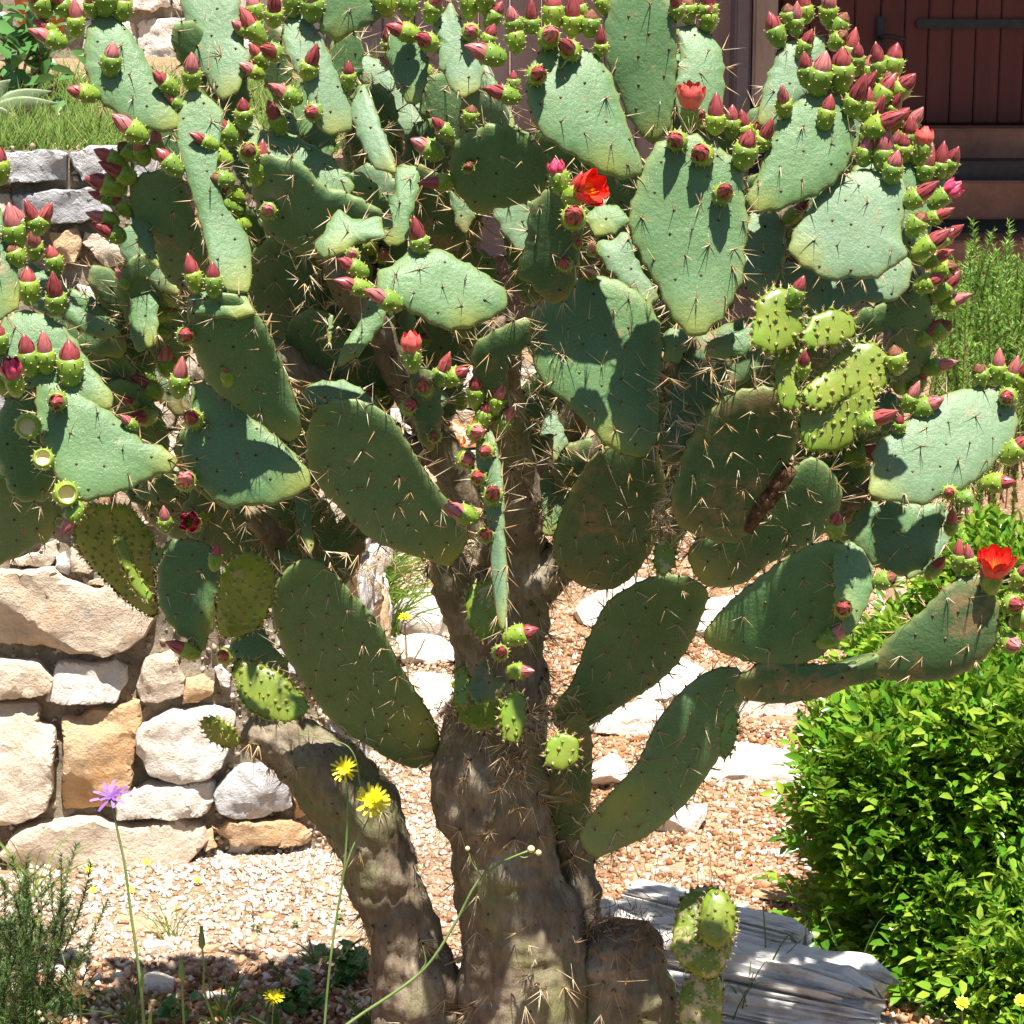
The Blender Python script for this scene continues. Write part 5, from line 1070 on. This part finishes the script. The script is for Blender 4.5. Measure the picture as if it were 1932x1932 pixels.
for i, (px, py, rx, ry, h, m_, lb) in enumerate(((520, 1500, 44, 30, .16, 'stoneor', 'rusty orange rock leaning on the end of the stone wall'), (575, 1540, 34, 22, .12, 'stoneor', 'smaller rusty rock tumbled between the wall and the left trunk'), (470, 1560, 30, 16, .08, 'stone', 'tan rubble block under the grey wall end'), (560, 1590, 26, 14, .06, 'stone', 'tan rubble stone nearest the left trunk'), (400, 1610, 30, 14, .06, 'stonewhite', 'pale rubble stone at the foot of the long bottom block'), (610, 1600, 18, 10, .04, 'stoneor', 'small rusty stone touching the left trunk'))):
    ground_stone(px, py, rx, ry, h, m_, lb, 150 + i, 'rock', name='rubble_rock')
for i in range(110):
    px, py = random.uniform(-10, 850), random.uniform(1720, 1935)
    if random.random() < .3: px, py = random.uniform(1150, 1500), random.uniform(1450, 1700)
    m_ = random.choice(('stoneor', 'stone', 'stoneor', 'stonewhite')); wd = {'stoneor': 'reddish', 'stone': 'tan', 'stonewhite': 'white'}[m_]
    pl = 'on the gravel beside the leafy bush' if px > 1100 else ('in the shade close to the left trunk' if px > 480 else 'around the foot of the purple flower')
    ground_stone(px, py, random.choice((6, 8, 10, 12, 16, 24)) * random.uniform(.8, 1.2), random.uniform(4, 9), random.uniform(.008, .026), m_, 'small broken %s stone %s' % (wd, pl), 40 + i, 'stone', 'small broken %s stones %s' % (wd, pl))

# ------------------------------------------------------------------ driftwood log
def driftwood():
    a, b = on_ground(1150, 1850), on_ground(1690, 1975)
    root = thing('driftwood_log', 'weathered silver-grey driftwood log lying behind the cactus stump', 'log', (a + b) / 2)
    def body(nm, A, B, r0, r1, flat, seed, up):
        V, F = [], []; n, seg = 110, 150; ax = (B - A); L = ax.length; x = ax.normalized(); y = Vector((0, 0, 1)).cross(x).normalized(); z = x.cross(y)
        for i in range(n):
            t = i / (n - 1)
            for k in range(seg):
                g = 2 * math.pi * k / seg; ca, sa = math.cos(g), math.sin(g)
                e = .5 + .5 * noise.noise(Vector((ca * 2.6, sa * 2.6, seed))); e = (round(e * 6) / 6) * .8 + .2 * noise.noise(Vector((ca * 14, sa * 14, seed)))      # stepped, splintered ends
                tt = t * (1 - .30 * e) if seed % 2 else t * (1 - .22 * e) + .04 * e
                q = Vector((tt * L * 1.3 + seed * 5, ca, sa))
                rid = noise.noise(Vector((q.x * 1.1, ca * 3, sa * 3))) * .22 + noise.noise(Vector((q.x * 2.0, ca * 9, sa * 9))) * .14 + noise.noise(Vector((q.x * 4, ca * 24, sa * 24))) * .07
                w_ = sa * 3.4 + .7 * noise.noise(Vector((q.x * 1.8, seed, ca))); rid += .13 * (w_ - math.floor(w_) - .5)          # sheets of wood weathered apart
                rid += .10 * noise.noise(Vector((q.x * 9, ca * 5, sa * 5))) - .75 * max(0, noise.noise(Vector((q.x * 1.6, ca * 7 + 4, sa * 7))) - .22)                                   # checks and cracks
                r = (r0 * (1 - tt) + r1 * tt) * (1 + rid) * (1 - .35 * smooth01(.93, 1, t) * (1 - e))
                V.append(A + x * (L * tt) + y * (r * ca) + z * (r * sa * flat) + Vector((0, 0, up)))
        for i in range(n - 1):
            for k in range(seg): p = i * seg + k; q = i * seg + (k + 1) % seg; F.append((p, q, q + seg, p + seg))
        F += [tuple(range(seg - 1, -1, -1)), tuple((n - 1) * seg + k for k in range(seg))]
        o = mk(nm, V, F, M['log'], root)
        try: o.data.set_sharp_from_angle(angle=R(40))
        except Exception: pass
    back = Vector((0, .10, 0))
    body('log_body', a - Vector((.05, 0, 0)), b + Vector((.03, 0, 0)), .120, .098, .95, 3, .06)
    body('splinter_layer', a + back + Vector((.05, 0, 0)), a.lerp(b, .74) + back, .075, .055, .6, 4, .155)
    body('splinter_layer', a.lerp(b, .2) - back * .9, b - back * .9 + Vector((.05, 0, 0)), .075, .05, .6, 5, .03)
driftwood()

# ------------------------------------------------------------------ foliage helpers
def leaflet(L, wd, fold=.25, curl=.15):
    V = [(0, 0, 0), (wd * .5, L * .35, wd * fold), (0, L * .4, 0), (-wd * .5, L * .35, wd * fold), (wd * .42, L * .72, wd * fold * .8 - curl * L * .15), (0, L * .72, -curl * L * .2), (-wd * .42, L * .72, wd * fold * .8 - curl * L * .15), (0, L, -curl * L * .5)]
    F = [(0, 1, 2, 2), (0, 2, 3, 3), (2, 1, 4, 5), (3, 2, 5, 6), (5, 4, 7, 7), (6, 5, 7, 7)]
    F = [(0, 1, 2), (0, 2, 3), (2, 1, 4), (2, 4, 5), (3, 2, 5), (3, 5, 6), (5, 4, 7), (6, 5, 7)]
    return np.array(V, float), np.array(F)
def rotm(z, x=0, y=0): return np.array((Matrix.Rotation(z, 3, 'Z') @ Matrix.Rotation(x, 3, 'X') @ Matrix.Rotation(y, 3, 'Y')))
def pinnate(seed):
    rs = random.Random(seed); Vs, Fs = [], []; o = 0; n = rs.choice((3, 3, 4)); L = .075
    tv, tf = leaflet(.036, .0165)
    ms = []
    for i in range(n):
        for sd in (-1, 1):
            y = L * (.25 + .62 * i / (n - 1)); ms.append(m4((0, y, 0), rotm(-sd * rs.uniform(.75, 1.05), rs.gauss(.1, .15), sd * rs.gauss(.15, .2)), rs.uniform(.8, 1.1)))
    ms.append(m4((0, L, 0), rotm(rs.gauss(0, .1), .1), 1.)); V, F = scatter(tv, tf, ms)
    R_ = np.array([[.0009, 0, -.0008], [-.0009, 0, -.0008], [.0005, L, -.0005], [-.0005, L, -.0005]]); RF = np.array([[0, 1, 3], [0, 3, 2]])
    F = np.vstack([F, RF + len(V)]); V = np.vstack([V, R_]); V[:, 2] -= .10 * V[:, 1] ** 2 / L * 2
    return V, F
def look_rot(d, up_jit=1.0):
    y = Vector(d).normalized(); z = Vector((random.gauss(0, .5), random.gauss(-.2, .5), 1)) ; x = y.cross(z).normalized(); z = x.cross(y)
    return np.array([[x.x, y.x, z.x], [x.y, y.y, z.y], [x.z, y.z, z.z]])
def branch_tubes(name, base, tips, r, m, parent):
    Vs, Fs = [], []
    for t in tips:
        mid = base.lerp(t, .5) + Vector((random.gauss(0, .03), random.gauss(0, .03), random.gauss(.02, .03)))
        v, f = tube(spl([base, mid, t], 8), list(np.linspace(r, r * .3, 8)), 5); o = len(Vs); Vs += v; Fs += [tuple(i + o for i in q) for q in f]
    return mk(name, Vs, Fs, m, parent)
PIN = [pinnate(i) for i in range(6)]
def lentisk(name, label, blobs, count, nparts, base):
    root = thing(name, label, 'bush', base)
    pm = []
    for V, F in PIN:
        me = bpy.data.meshes.new('leaf_spray'); me.from_pydata([tuple(v) for v in V], [], [tuple(map(int, f)) for f in F]); me.materials.append(M['bushleaf']); me.update(); pm.append(me)
    L = []
    wts = [b[3] for b in blobs]
    for _ in range(count):
        c, rad, _s, _w = random.choices(blobs, wts)[0]
        d = Vector((random.gauss(0, 1), random.gauss(0, 1), random.gauss(0, 1))).normalized()
        k = random.random() ** .33
        k *= .82 + .42 * noise.noise(d * 2.3 + Vector(c) * 3)
        p = Vector((c[0] + d.x * rad[0] * k, c[1] + d.y * rad[1] * k, c[2] + d.z * rad[2] * k))
        if p.z < .01: continue
        g = (d + Vector((0, -.1, .55)) + Vector((random.gauss(0, .5), random.gauss(0, .5), random.gauss(0, .4)))).normalized()
        L.append((p, look_rot(g), random.uniform(.5, 1.25), random.randrange(6), (p - CAM).length + random.random() * .12))
    L.sort(key=lambda a: a[4]); base = Vector(base)
    for p, r, s, k, _ in L[:nparts]:
        o = bpy.data.objects.new('leaf_spray', pm[k]); link(o, root); q = Matrix(r.tolist()).to_quaternion(); o.rotation_mode = 'QUATERNION'; o.rotation_quaternion = q; o.location = p - base; o.scale = (s, s, s)
    for k in range(6):
        ms = [m4(p, r, s) for p, r, s, kk, _ in L[nparts:] if kk == k]
        V, F = scatter(*PIN[k], ms)
        if k == 0: VV, FF = V, F
        else: FF = np.vstack([FF, F + len(VV)]); VV = np.vstack([VV, V])
    mk_np('foliage', VV, FF, M['bushleaf'], root)
    tips = [random.choice(L)[0] for _ in range(34)]
    branch_tubes('branches', base, tips, .008, M['twig'], root)
    return root
lc = lambda px, py, Y: tuple(at(px, py, Y))
lentisk('lentisk_bush', 'dense glossy green bush with small paired leaflets beside the driftwood log', [(lc(1760, 1690, .45), (.30, .30, .36), 0, 5), (lc(1700, 1480, .5), (.25, .26, .24), 0, 3), (lc(1900, 1450, .42), (.24, .25, .32), 0, 3), (lc(1900, 1830, .2), (.26, .25, .24), 0, 2.4)], 5600, 300, tuple(on_ground(1790, 1790)))
lentisk('lentisk_bush', 'paler leafy bush rising behind the scarlet cup flower', [(lc(1870, 1130, .95), (.17, .18, .18), 0, 2), (lc(1720, 1260, .9), (.14, .14, .12), 0, 1)], 1000, 160, (at(1850, 1120, .95).x, .95, 0))

def needle_shoot(seed, L=.5, nn=260, nl=.032, lm='rosemary'):
    rs = random.Random(seed); bendx, bendy = rs.uniform(-.12, .12), rs.uniform(-.12, .12)
    def c(t): return Vector((bendx * t * t * L, bendy * t * t * L, L * t))
    v, f = tube([c(i / 7) for i in range(8)], list(np.linspace(.0035, .001, 8)), 5); ms = []
    for i in range(nn):
        t = rs.uniform(.12, 1); a = rs.random() * 6.28; d = Vector((math.cos(a), math.sin(a), rs.uniform(.5, 1.4))).normalized()
        ms.append(m4(c(t), frame_of(d, a), (.0026, .0012, nl * rs.uniform(.6, 1.1) * (1.1 - .4 * t))))
    V, F = scatter(*CONE, ms); o = len(v)
    me = bpy.data.meshes.new('shoot'); me.from_pydata([tuple(q) for q in v] + [tuple(q) for q in V], [], f + [tuple(int(k) + o for k in q) for q in F])
    me.materials.append(M['twig']); me.materials.append(M[lm]); me.polygons.foreach_set('material_index', [0] * len(f) + [1] * len(F)); me.update(); return me
SH = [needle_shoot(i) for i in range(6)]; SH2 = [needle_shoot(i + 20, .5, 230, .06, 'herb') for i in range(5)]
def rosemary(name, label, base, spots, cat='herb bush', SHS=SH):
    root = thing(name, label, cat, base)
    for p, s, lean in spots:
        o = bpy.data.objects.new('shoot', random.choice(SHS)); link(o, root); o.location = Vector(p) - Vector(base); d = Vector(lean).normalized()
        o.rotation_mode = 'QUATERNION'; o.rotation_quaternion = d.to_track_quat('Z', 'Y') @ Quaternion((0, 0, 1), random.random() * 6.28); o.scale = (s * random.uniform(.9, 1.2),) * 2 + (s,)
sp = []
for _ in range(230):
    px = random.uniform(1770, 2080); Y = random.uniform(2.0, 3.0); top = 440 + abs(px - 1900) * .25 + random.uniform(0, 420) * (random.random() ** .6)
    t = at(px, top, Y); s = random.uniform(.7, 1.15); ln = Vector((random.gauss(0, .16), random.gauss(0, .16), 1)).normalized(); sp.append((t - ln * .5 * s, s, ln))
for px, top in ((1838, 432), (1878, 418), (1915, 420), (1950, 430), (1820, 470), (1895, 455), (1860, 480), (1930, 470)):
    ln = Vector((random.gauss(0, .06), random.gauss(0, .06), 1)).normalized(); t = at(px, top, 2.4); sp.append((t - ln * .5, 1., ln))
rosemary('rosemary_bush', 'upright bright green rosemary bush in front of the brown steps', tuple(at(1920, 1000, 2.5).xy) + (0,), sp)
sp = []
for _ in range(85):
    px, py = random.uniform(-60, 120), random.uniform(1790, 1990); b = on_ground(px, py); ln = Vector((random.gauss(.1, .35), random.gauss(0, .3), 1)).normalized(); sp.append((b, random.uniform(.3, .55), ln))
for x0, y0, x1, y1 in ((60, 1800, 145, 1700), (70, 1850, 150, 1730), (20, 1700, 75, 1630), (0, 1720, 60, 1645)):
    a, b = at(x0, y0, -.05), at(x1, y1, -.05); sp.append((a, (b - a).length * 2, (b - a)))
rosemary('needle_leaved_herb', 'dark needle-leaved herb clump on the gravel below the stone wall', tuple(on_ground(40, 1880)), sp, 'herb', SH2)

def blade(path, w0, m, parent, name='blade', fold=.3):
    V, F = [], []; n = len(path)
    for i, p in enumerate(path):
        d = (path[min(i + 1, n - 1)] - path[max(i - 1, 0)]).normalized(); x = d.cross(Vector((.2, -1, .3))).normalized(); z = x.cross(d); w_ = w0 * (1 - (i / (n - 1)) ** 1.6) + .0002
        V += [p - x * w_ + z * w_ * fold, p, p + x * w_ + z * w_ * fold]
    for i in range(n - 1): a = i * 3; F += [(a, a + 1, a + 4, a + 3), (a + 1, a + 2, a + 5, a + 4)]
    return mk(name, V, F, m, parent)
def tuft(name, label, base, n, h, spread, w_, m, lean=(0, 0), cat='grass tuft', group=None):
    root = thing(name, label, cat, tuple(base), group); base = Vector(base)
    for _ in range(n):
        a = Vector((random.gauss(lean[0], spread), random.gauss(lean[1], spread), 1)).normalized(); L = h * random.uniform(.5, 1.1); b = base + Vector((random.gauss(0, h * .08), random.gauss(0, h * .08), 0))
        dr = Vector((a.x, a.y, 0)) * L * random.uniform(.2, .9)
        blade(spl([b, b + a * L * .5, b + a * L * .85 + dr * .5 - Vector((0, 0, L * .05)), b + a * L + dr - Vector((0, 0, L * random.uniform(0, .3)))], 9), w_ * random.uniform(.7, 1.2), m, root)
    return root
tuft('strappy_plant', 'strappy yellow-green plant leaning behind the dark left-hand pads', on_ground(640, 1205), 170, .52, .24, .005, M['grass'], (.38, 0), 'plant')
tuft('strappy_plant', 'second strappy tuft low behind the trunk fork', on_ground(720, 1205), 40, .30, .25, .004, M['grass'], (.55, -.1), 'plant')
tuft('grass_tuft', 'long green grass blades growing over the driftwood log', on_ground(1420, 1925), 16, .26, .4, .0022, M['herb'])
tuft('grass_tuft', 'long thin grass between the driftwood log and the leafy bush', on_ground(1590, 1900), 9, .30, .5, .002, M['herb'])
tuft('grass_tuft', 'grass sprouting beside the young pad at the stump', on_ground(1372, 1930), 8, .26, .25, .0018, M['herb'])
tuft('grass_tuft', 'sparse pale grass at the foot of the stone wall', on_ground(60, 1700), 16, .22, .4, .0014, M['grass'])
tuft('grass_tuft', 'thin dry grass on the pale gravel beside the purple flower stem', on_ground(325, 1775), 18, .18, .35, .0008, M['grass'])
for i, (x, y, n_, h, lb) in enumerate(((150, 1915, 26, .14, 'grass clump between the needle-leaved herb and the purple flower stem'), (250, 1945, 22, .12, 'low grass clump at the foot of the purple flower'), (430, 1940, 26, .16, 'grass clump around the bent seed bud stem'), (520, 1955, 20, .12, 'grass clump under the ragged yellow flower'), (700, 1950, 26, .13, 'shaded grass clump against the left trunk'), (600, 1830, 14, .09, 'small grass clump beside the tall hawkweed stem'), (60, 1960, 30, .16, 'grass clump below the needle-leaved herb'))):
    tuft('grass_clump', lb, on_ground(x, y), n_, h, .45, .0022, M['herb'])
tuft('grass_tuft', 'dark grass tuft at the edge of the leafy bush', on_ground(1512, 1690), 14, .06, .5, .002, M['herb'])
for (x, y, n, h, lb) in ((1030, 1690, 6, .2, ''), (1340, 1690, 5, .25, ''), (1230, 1700, 6, .2, ''), (1390, 1650, 4, .25, ''), (580, 1700, 6, .1, ''), (480, 1740, 8, .07, ''), (1190, 1500, 6, .12, '')):
    tuft('dry_grass', 'few thin dry grass stalks rising from the gravel', on_ground(x, y), n, h, .25, .0007, M['drystem'], group='dry grass stalks in the gravel')
# lobed green weeds in the shade at the foot of the trunk
def rosette(name, label, base, n, size, m, group=None, cat='weed'):
    root = thing(name, label, cat, tuple(base), group); base = Vector(base); tv, tf = leaflet(1, .55, .2, .4)
    for _ in range(n):
        a = random.random() * 6.28; el = random.uniform(.2, 1.1); d = Vector((math.cos(a), math.sin(a), math.tan(el))).normalized(); s = size * random.uniform(.6, 1.2); r = look_rot(d)
        p = base + Vector((random.gauss(0, size * .5), random.gauss(0, size * .4), random.uniform(0, size * 1.6)))
        V, F = scatter(tv, tf, [m4(p, r, s), m4(p + Vector((r @ np.array([0, s * .35, 0])).tolist()), r @ rotm(.9), s * .5), m4(p + Vector((r @ np.array([0, s * .35, 0])).tolist()), r @ rotm(-.9), s * .5)])
        mk_np('leaf', V, F, m, root, stuff=False)
rosette('lobed_weed', 'jagged-leaved green weed in the shade against the left trunk', on_ground(650, 1860), 44, .05, M['shrubleaf'])
rosette('lobed_weed', 'leafy weed low in the shade behind the yellow ground flower', on_ground(560, 1915), 34, .045, M['shrubleaf'])
rosette('lobed_weed', 'small leafy weed beside the purple flower stem base', on_ground(330, 1945), 22, .04, M['shrubleaf'])
for x, y, n in ((480, 1760, 9), (560, 1760, 8), (640, 1745, 7), (440, 1890, 9), (180, 1900, 8), (520, 1840, 8)):
    rosette('ground_weed', 'tiny green weed sprouting from the gravel', on_ground(x, y), n, .016, M['herb'], 'tiny weeds in the gravel')

# ------------------------------------------------------------------ wild flowers
def stem(pts, Y, r, parent, m='stem', name='stem'):
    P = spl([at(x, y, Y) for x, y in pts], 26); v, f = tube(P, list(np.linspace(r, r * .55, 26)), 6); return mk(name, v, f, M[m], parent)
def daisy(px, py, Y, rad, d, parent, n=22, m='yellow', name='flower_head', ln=1.0, wd=.16, rows=2):
    c = at(px, py, Y); d = Vector(d).normalized(); q = np.array(frame_of(d)); ms = []
    tv = np.array([[-.35, 0, 0], [.35, 0, 0], [.5, .75, .05], [-.5, .75, .05], [.38, 1, .02], [.1, .97, .03], [-.1, 1, .03], [-.38, .97, .02]]); tf = np.array([[0, 1, 2], [0, 2, 3], [3, 2, 4], [3, 4, 5], [3, 5, 6], [3, 6, 7]])
    for row in range(rows):
        for k in range(n):
            a = 2 * math.pi * (k + .5 * row) / n + random.gauss(0, .07); L = rad * (1 - .38 * row) * random.uniform(.88, 1.05)
            r = q @ np.array(Matrix.Rotation(a, 3, 'Z') @ Matrix.Rotation(.12 + .35 * row + random.gauss(0, .08), 3, 'X')); ms.append(m4(c + d * .001 * row, r, (rad * wd, L, rad)))
    V, F = scatter(tv, tf, ms); o = mk_np(name, V, F, M[m], parent, stuff=False)
    ms = [m4(c + Vector((q @ np.array([math.cos(a) * s, math.sin(a) * s, 0])).tolist()), q, (.0009, .0009, rad * .22)) for a, s in ((random.random() * 6.28, rad * .32 * random.random()) for _ in range(24))]
    V, F = scatter(*CONE, ms); mk_np('stamens', V, F, M['yellow' if m == 'yellow' else 'purple'], o)
    v, f = lathe([(.0015, -rad * .45), (rad * .20, -rad * .3), (rad * .22, -.001)], 10); v = [c + Vector((q @ np.array(x)).tolist()) for x in v]; mk('calyx', v, f, M['stem'], parent)
    return o
def foot(px, py): return tuple(on_ground(px, py))
def base_of(px, py, Y): p = at(px, py, Y); return (p.x, p.y, ground_z(p.x, p.y))
Yw = -.50
t = thing('yellow_hawkweed', 'two yellow dandelion-like flowers on tall thin stems before the left trunk', 'wildflower', base_of(610, 2010, Yw))
stem([(606, 2080), (612, 1940), (626, 1790), (648, 1650), (655, 1560), (656, 1500), (650, 1465)], Yw, .0028, t); stem([(645, 1660), (665, 1600), (690, 1555), (703, 1525)], Yw, .002, t); stem([(652, 1500), (664, 1530), (690, 1560)], Yw, .0016, t)
stem([(680, 1480), (668, 1425), (640, 1400), (565, 1386)], Yw + .05, .0016, t)
daisy(650, 1452, Yw, .028, (-.05, -.75, .6), t, 15, rows=2); daisy(703, 1512, Yw - .01, .036, (.1, -.8, .55), t, 20, rows=3)
t = thing('arching_stem', 'arching thin green stem with tiny round pale buds before the main trunk', 'wildflower', base_of(600, 2050, Yw))
stem([(560, 2040), (640, 1945), (760, 1862), (812, 1815), (860, 1740), (900, 1665), (945, 1628), (1000, 1604)], Yw, .0034, t); stem([(910, 1655), (892, 1630), (883, 1605)], Yw, .0016, t); stem([(975, 1612), (990, 1618), (1012, 1608)], Yw, .0014, t); stem([(795, 1830), (803, 1815), (798, 1785)], Yw, .0018, t)
for x, y, r in ((1002, 1602, .0075), (1016, 1609, .006), (882, 1601, .005)):
    v, f = lathe([(.001, -r), (r * .8, -r * .6), (r, 0), (r * .8, r * .6), (.001, r)], 10); c = at(x, y, Yw); mk('flower_bud', [c + Vector(q) for q in v], f, M['glochid'], t)
Yp = -.25
t = thing('purple_salsify', 'single purple star-petalled flower on a tall stem in front of the wall', 'wildflower', base_of(275, 1960, Yp))
stem([(280, 2040), (272, 1930), (262, 1830), (248, 1730), (235, 1630), (222, 1570), (213, 1520)], Yp, .0038, t)
daisy(210, 1504, Yp, .044, (-.05, -.45, .9), t, 9, 'purple', wd=.16, rows=2)
for p, q in (((282, 1935), (296, 1885)), ((266, 1868), (276, 1815))): blade(spl([at(p[0], p[1], Yp), at(p[0] + 3, (p[1] + q[1]) / 2, Yp - .01), at(q[0], q[1], Yp - .02)], 7), .004, M['stem'], t, 'leaf')
for (x0, y0, x1, y1, x2, y2, lb) in ((425, 1945, 388, 1880, 381, 1755, 'tall closed green seed bud on a bent stem near the purple flower'), (350, 1960, 345, 1890, 343, 1815, 'shorter closed green seed bud beside the taller bent one')):
    t = thing('seed_bud', lb, 'wildflower', base_of(x0, y0 + 20, -.2)); stem([(x0, y0 + 30), (x1, y1), ((x1 + x2) / 2, (y1 + y2) / 2), (x2, y2 + 30)], -.2, .003, t)
    c = at(x2, y2 + 34, -.2); v, f = lathe([(.003, 0), (.0075, .008), (.0068, .022), (.004, .038), (.0035, .048)], 9); mk('bud', [c + Vector(q) for q in v], f, M['stem'], t)
t = thing('yellow_ground_flower', 'ragged yellow flower low on the gravel left of the trunk', 'wildflower', base_of(515, 1945, -.15)); stem([(515, 1960), (514, 1920), (517, 1890)], -.15, .002, t); daisy(517, 1882, -.15, .024, (0, -.45, .9), t, 18)
t = thing('yellow_bush_flower', 'yellow flower head among the leaves below the leafy bush', 'wildflower', base_of(1815, 1960, -.15)); stem([(1818, 1990), (1816, 1930), (1815, 1900)], -.15, .002, t); daisy(1815, 1893, -.15, .016, (0, -.6, .8), t, 14, wd=.3)
t = thing('yellow_bush_flower', 'yellow flower head at the outer edge of the leafy bush', 'wildflower', base_of(1927, 1960, -.15)); stem([(1930, 1990), (1928, 1930), (1927, 1896)], -.15, .002, t); daisy(1927, 1888, -.15, .016, (0, -.6, .8), t, 14, wd=.3)
t = thing('brown_yellow_flower', 'yellow flower with dark stalks behind the trunk fork', 'wildflower', foot(775, 1330)); pp = on_ground(775, 1330); stem([(775, 1335), (768, 1250), (764, 1175)], pp.y, .004, t, 'drystem'); stem([(770, 1260), (790, 1230), (802, 1205)], pp.y, .003, t, 'drystem'); daisy(764, 1165, pp.y, .022, (0, -.3, 1), t, 16)
for (x, y, n, s, lb) in ((150, 1872, 26, .006, 'cluster of pale yellow buds on a stalk beside the needle-leaved herb'), (94, 1925, 16, .006, 'low round pale yellow bud cluster at the edge of the needle-leaved herb')):
    t = thing('bud_cluster', lb, 'wildflower', base_of(x + 4, y + 90, -.3)); stem([(x + 5, y + 120), (x + 3, y + 50), (x, y + 10)], -.3, .003, t)
    ms = [m4(at(x + random.gauss(0, 11), y + random.gauss(0, 9), -.3 + random.gauss(0, .008)), np.eye(3), s * random.uniform(.7, 1.1)) for _ in range(n)]; V, F = scatter(*OCT, ms); mk_np('flower_buds', V, F, M['glochid'], t, smooth=True)
for x, y in ((245, 1679), (372, 1660), (66, 1743), (276, 1627), (168, 1640), (175, 1680), (405, 1905)):
    p = on_ground(x, y + 14); t = thing('tiny_yellow_flower', 'tiny yellow flower on a hair-thin stalk over the pale gravel', 'wildflower', tuple(p), 'tiny yellow flowers in the gravel'); stem([(x, y + 30), (x + 1, y + 15), (x, y)], p.y, .001, t); daisy(x, y, p.y, .012, (0, -.6, .8), t, 8, wd=.35, rows=1)

# ------------------------------------------------------------------ terrace plants
def shrub():
    b = at(40, 300, 2.5); base = (b.x, 2.5, TZ); root = thing('broad_leaved_shrub', 'broad dark-leaved shrub with orange behind it above the stone wall', 'shrub', base); tv, tf = leaflet(.085, .05, .15, .3)
    for _ in range(130):
        p = at(random.gauss(42, 42), random.gauss(100, 60), 2.5 + random.gauss(0, .12)); d = Vector((random.gauss(0, 1), random.gauss(-.4, .7), random.gauss(-.1, .5))).normalized(); V, F = scatter(tv, tf, [m4(p, look_rot(d), random.uniform(.6, 1.15))]); mk_np('leaf', V, F, M['shrubleaf'], root, stuff=False, smooth=True)
    branch_tubes('branches', Vector(base), [at(random.gauss(20, 45), random.uniform(20, 150), 2.5) for _ in range(9)], .007, M['twig'], root)
shrub()
def pot(px, py, Y, r, h, label, zb=None):
    c = at(px, py, Y); zb = c.z; root = thing('terracotta_pot', label, 'pot', (c.x, Y, zb))
    v, f = lathe([(r * .68, 0), (r * .8, h * .4), (r * .93, h * .8), (r * 1.0, h * .82), (r * 1.02, h), (r * .9, h), (r * .85, h * .8), (.01, h * .78)], 32); mk('pot_body', [Vector(q) + Vector((c.x, Y, zb)) for q in v], f, M['terracotta'], root)
    return root
pot(78, 62, 3.1, .10, .24, 'orange terracotta pot behind the broad-leaved shrub')
def agave():
    c = at(-30, 225, 2.2); base = (c.x, 2.2, TZ); root = thing('agave', 'spiky agave with pale-edged blades on the terrace grass', 'agave', base); B = Vector(base)
    for px, py, w_ in ((98, 172, .03), (60, 178, .03), (110, 195, .028), (70, 215, .03), (-60, 150, .03), (20, 150, .03), (40, 232, .025)):
        tip = at(px, py, 2.2 - random.uniform(0, .15)); mid = B.lerp(tip, .5) + Vector((0, 0, .03)); path = spl([B + Vector((0, 0, .02)), mid, tip], 12)
        V, F = tube(path, [(w_ * (1 - (i / 11) ** 2) * (1 if i else .8) + .001, .006 * (1 - i / 12)) for i in range(12)], 8); mk('blade', V, F, M['agave'], root)
agave()
# orange-flowered plant by the low wall
def orange_plant():
    p = at(850, 870, 4.05); base = (p.x, 4.05, ground_z(p.x, 4.05)); root = thing('orange_flowered_plant', 'orange flowering plant glimpsed before the low cream wall', 'plant', base); tv, tf = leaflet(.05, .03, .2, .3)
    ms = [m4(at(random.gauss(850, 18), random.gauss(845, 32), 4.05 + random.gauss(0, .04)), look_rot(Vector((random.gauss(0, 1), random.gauss(-.3, .6), random.gauss(.2, .6)))), random.uniform(.6, 1.1)) for _ in range(90)]
    V, F = scatter(tv, tf, ms); mk_np('flowers', V, F, M['orangepetal'], root)
    branch_tubes('stems', Vector(base), [at(random.gauss(850, 20), random.uniform(820, 900), 4.05) for _ in range(10)], .004, M['stem'], root)
M['orangepetal'] = mat('petal_orange', leafm((.60, .13, .03), (.72, .20, .05), (.78, .30, .10), tr=.2), .5, .3)
orange_plant()
